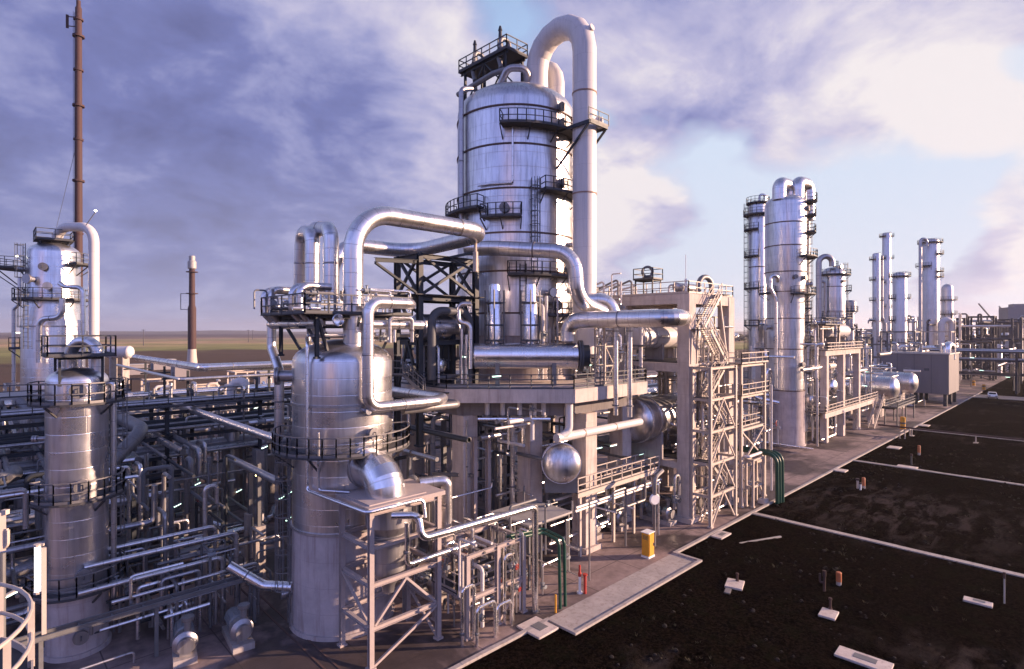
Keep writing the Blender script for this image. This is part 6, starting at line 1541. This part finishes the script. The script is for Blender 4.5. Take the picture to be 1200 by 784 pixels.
# red fire main on supports
fm = pipe('dull red fire main on short supports across the soil', [(116,27,1.4),(116,-60,1.4)], .15, 'rust_brown', seg=10)
for k in range(9):
    y = 22 - k*8.5; t = thing('pipe_support', 'small white T support under the red fire main', 'support', (116,y,0), 'supports under the red fire main')
    mb = MB(); mb.beam((116,y,.0),(116,y,1.22),.14); mb.build('post','steel_light',t,smooth=False)
    mb = MB(); mb.box(115.4,116.6,y-.3,y+.3,0,.16); mb.build('foot','concrete',t,smooth=False)
# trestle barrier by the kerb
steel_frame('low_barrier', 'low pale barrier frame on the kerb beyond the process frame', (112,115.5), (22.2,22.9), (1.2,), .14, 'rail_light', zb=.02)
for k, (px, py) in enumerate(((1058,503),(1153,457),(1141,452))):
    g = G(px,py); t = thing('bollard', ('yellow drum bollard near the twin drums','yellow bollard left of the car','yellow bollard under the grey box')[k], 'bollard', (g[0],g[1],0))
    mb = MB(); mb.lathe([(.5,.05),(.5,.15),(.42,.15),(.42,2.2 if k == 0 else 1.6),(.3,2.3 if k == 0 else 1.7),(0,2.3 if k == 0 else 1.7)],(g[0],g[1],0),14); mb.build('drum','yellow_paint',t)
    mb = MB(); mb.lathe([(.43,1.0),(.44,1.0),(.44,1.3),(.43,1.3)],(g[0],g[1],0),14); mb.build('band','rail_dark',t)
# white estate car
g = G(1163,467); car = thing('parked_car', 'white hatchback parked on the far dark road at right', 'car', (0,0,0))
L_, W_ = 4.1, 1.7
prof = [(-2.05,.35),(-2.05,.75),(-1.95,.9),(-1.05,.98),(-.45,1.42),(1.0,1.46),(1.75,1.0),(2.05,.9),(2.05,.35)]
mb = MB(); n = len(prof); vs = []
for y, kx in ((-W_/2,1),(W_/2,1)):
    for x, z in prof:
        vs.append((x, y*(.82 if z > 1.2 else 1), z))
fs = [tuple(range(n)), tuple(range(2*n-1,n-1,-1))] + [(i,i+n,(i+1)%n+n,(i+1)%n) for i in range(n)]
mb.add(vs, fs); mb.build('body','car_paint',car,smooth=False,bevel=.06)
mb = MB(); mb.add([(-1.0,-.66,1.02),(-1.0,.66,1.02),(-.5,.6,1.39),(-.5,-.6,1.39)],[(0,1,2,3)]); mb.v = [(x-.02,y,z+.015) for x,y,z in mb.v]; mb.build('windscreen','glass_dark',car,smooth=False)
mb = MB(); mb.add([(1.08,-.6,1.42),(1.08,.6,1.42),(1.68,.66,1.05),(1.68,-.66,1.05)],[(0,1,2,3)]); mb.v = [(x+.02,y,z+.02) for x,y,z in mb.v]; mb.build('rear_window','glass_dark',car,smooth=False)
for s in (-1,1):
    mb = MB(); mb.add([(-.85,s*.83,1.02),(1.5,s*.83,1.02),(.95,s*.735,1.38),(-.4,s*.735,1.38)],[(0,1,2,3) if s < 0 else (3,2,1,0)]); mb.build('side_window','glass_dark',car,smooth=False)
    for x in (-1.3,1.3):
        mb = MB(); mb.cyl((x,s*.72,.32),(x,s*.88,.32),.32,18); wv_ = mb.build('wheel','black_rubber',car)
        mb = MB(); mb.cyl((x,s*.87,.32),(x,s*.895,.32),.2,14); mb.build('rim','alu',wv_)
    mb = MB(); mb.box(-2.1,-2.06,s*.62-.2,s*.62+.2,.62,.8); mb.build('headlight','glass_dark',car,smooth=False)
mb = MB(); mb.box(-2.12,-2.04,-.8,.8,.34,.5); mb.build('bumper','rail_dark',car,smooth=False)
car.location = (g[0],g[1],.08); car.rotation_euler = (0,0,.14); car.scale = (1.12,)*3

tangle(60, (97.5,127,30,42,.3,19), 'small pipe inside the far process structure', 'pipework inside the far process structure', MX1, rr=(.07,.18), run=(1.5,5), seed=81)
tangle(50, (126,165,28,60,.2,9), 'small pipe behind the twin drums', 'pipework behind the twin drums', MX1+DK, rr=(.1,.25), run=(2,8), seed=82)
tangle(90, (222,330,-10,90,1,24), 'tiny pipe in the dense far plant at right', 'pipework of the far plant', ('alu_far','cream_steel','alu_dull','far_dark'), rr=(.2,.4), run=(4,14), fl=0, seed=83)
tangle(40, (60,97,33,52,.2,10), 'small pipe left of the fat right column', 'pipework left of the fat right column', MX1+DK, rr=(.08,.25), run=(2,7), seed=84)
finish_pipework(285)
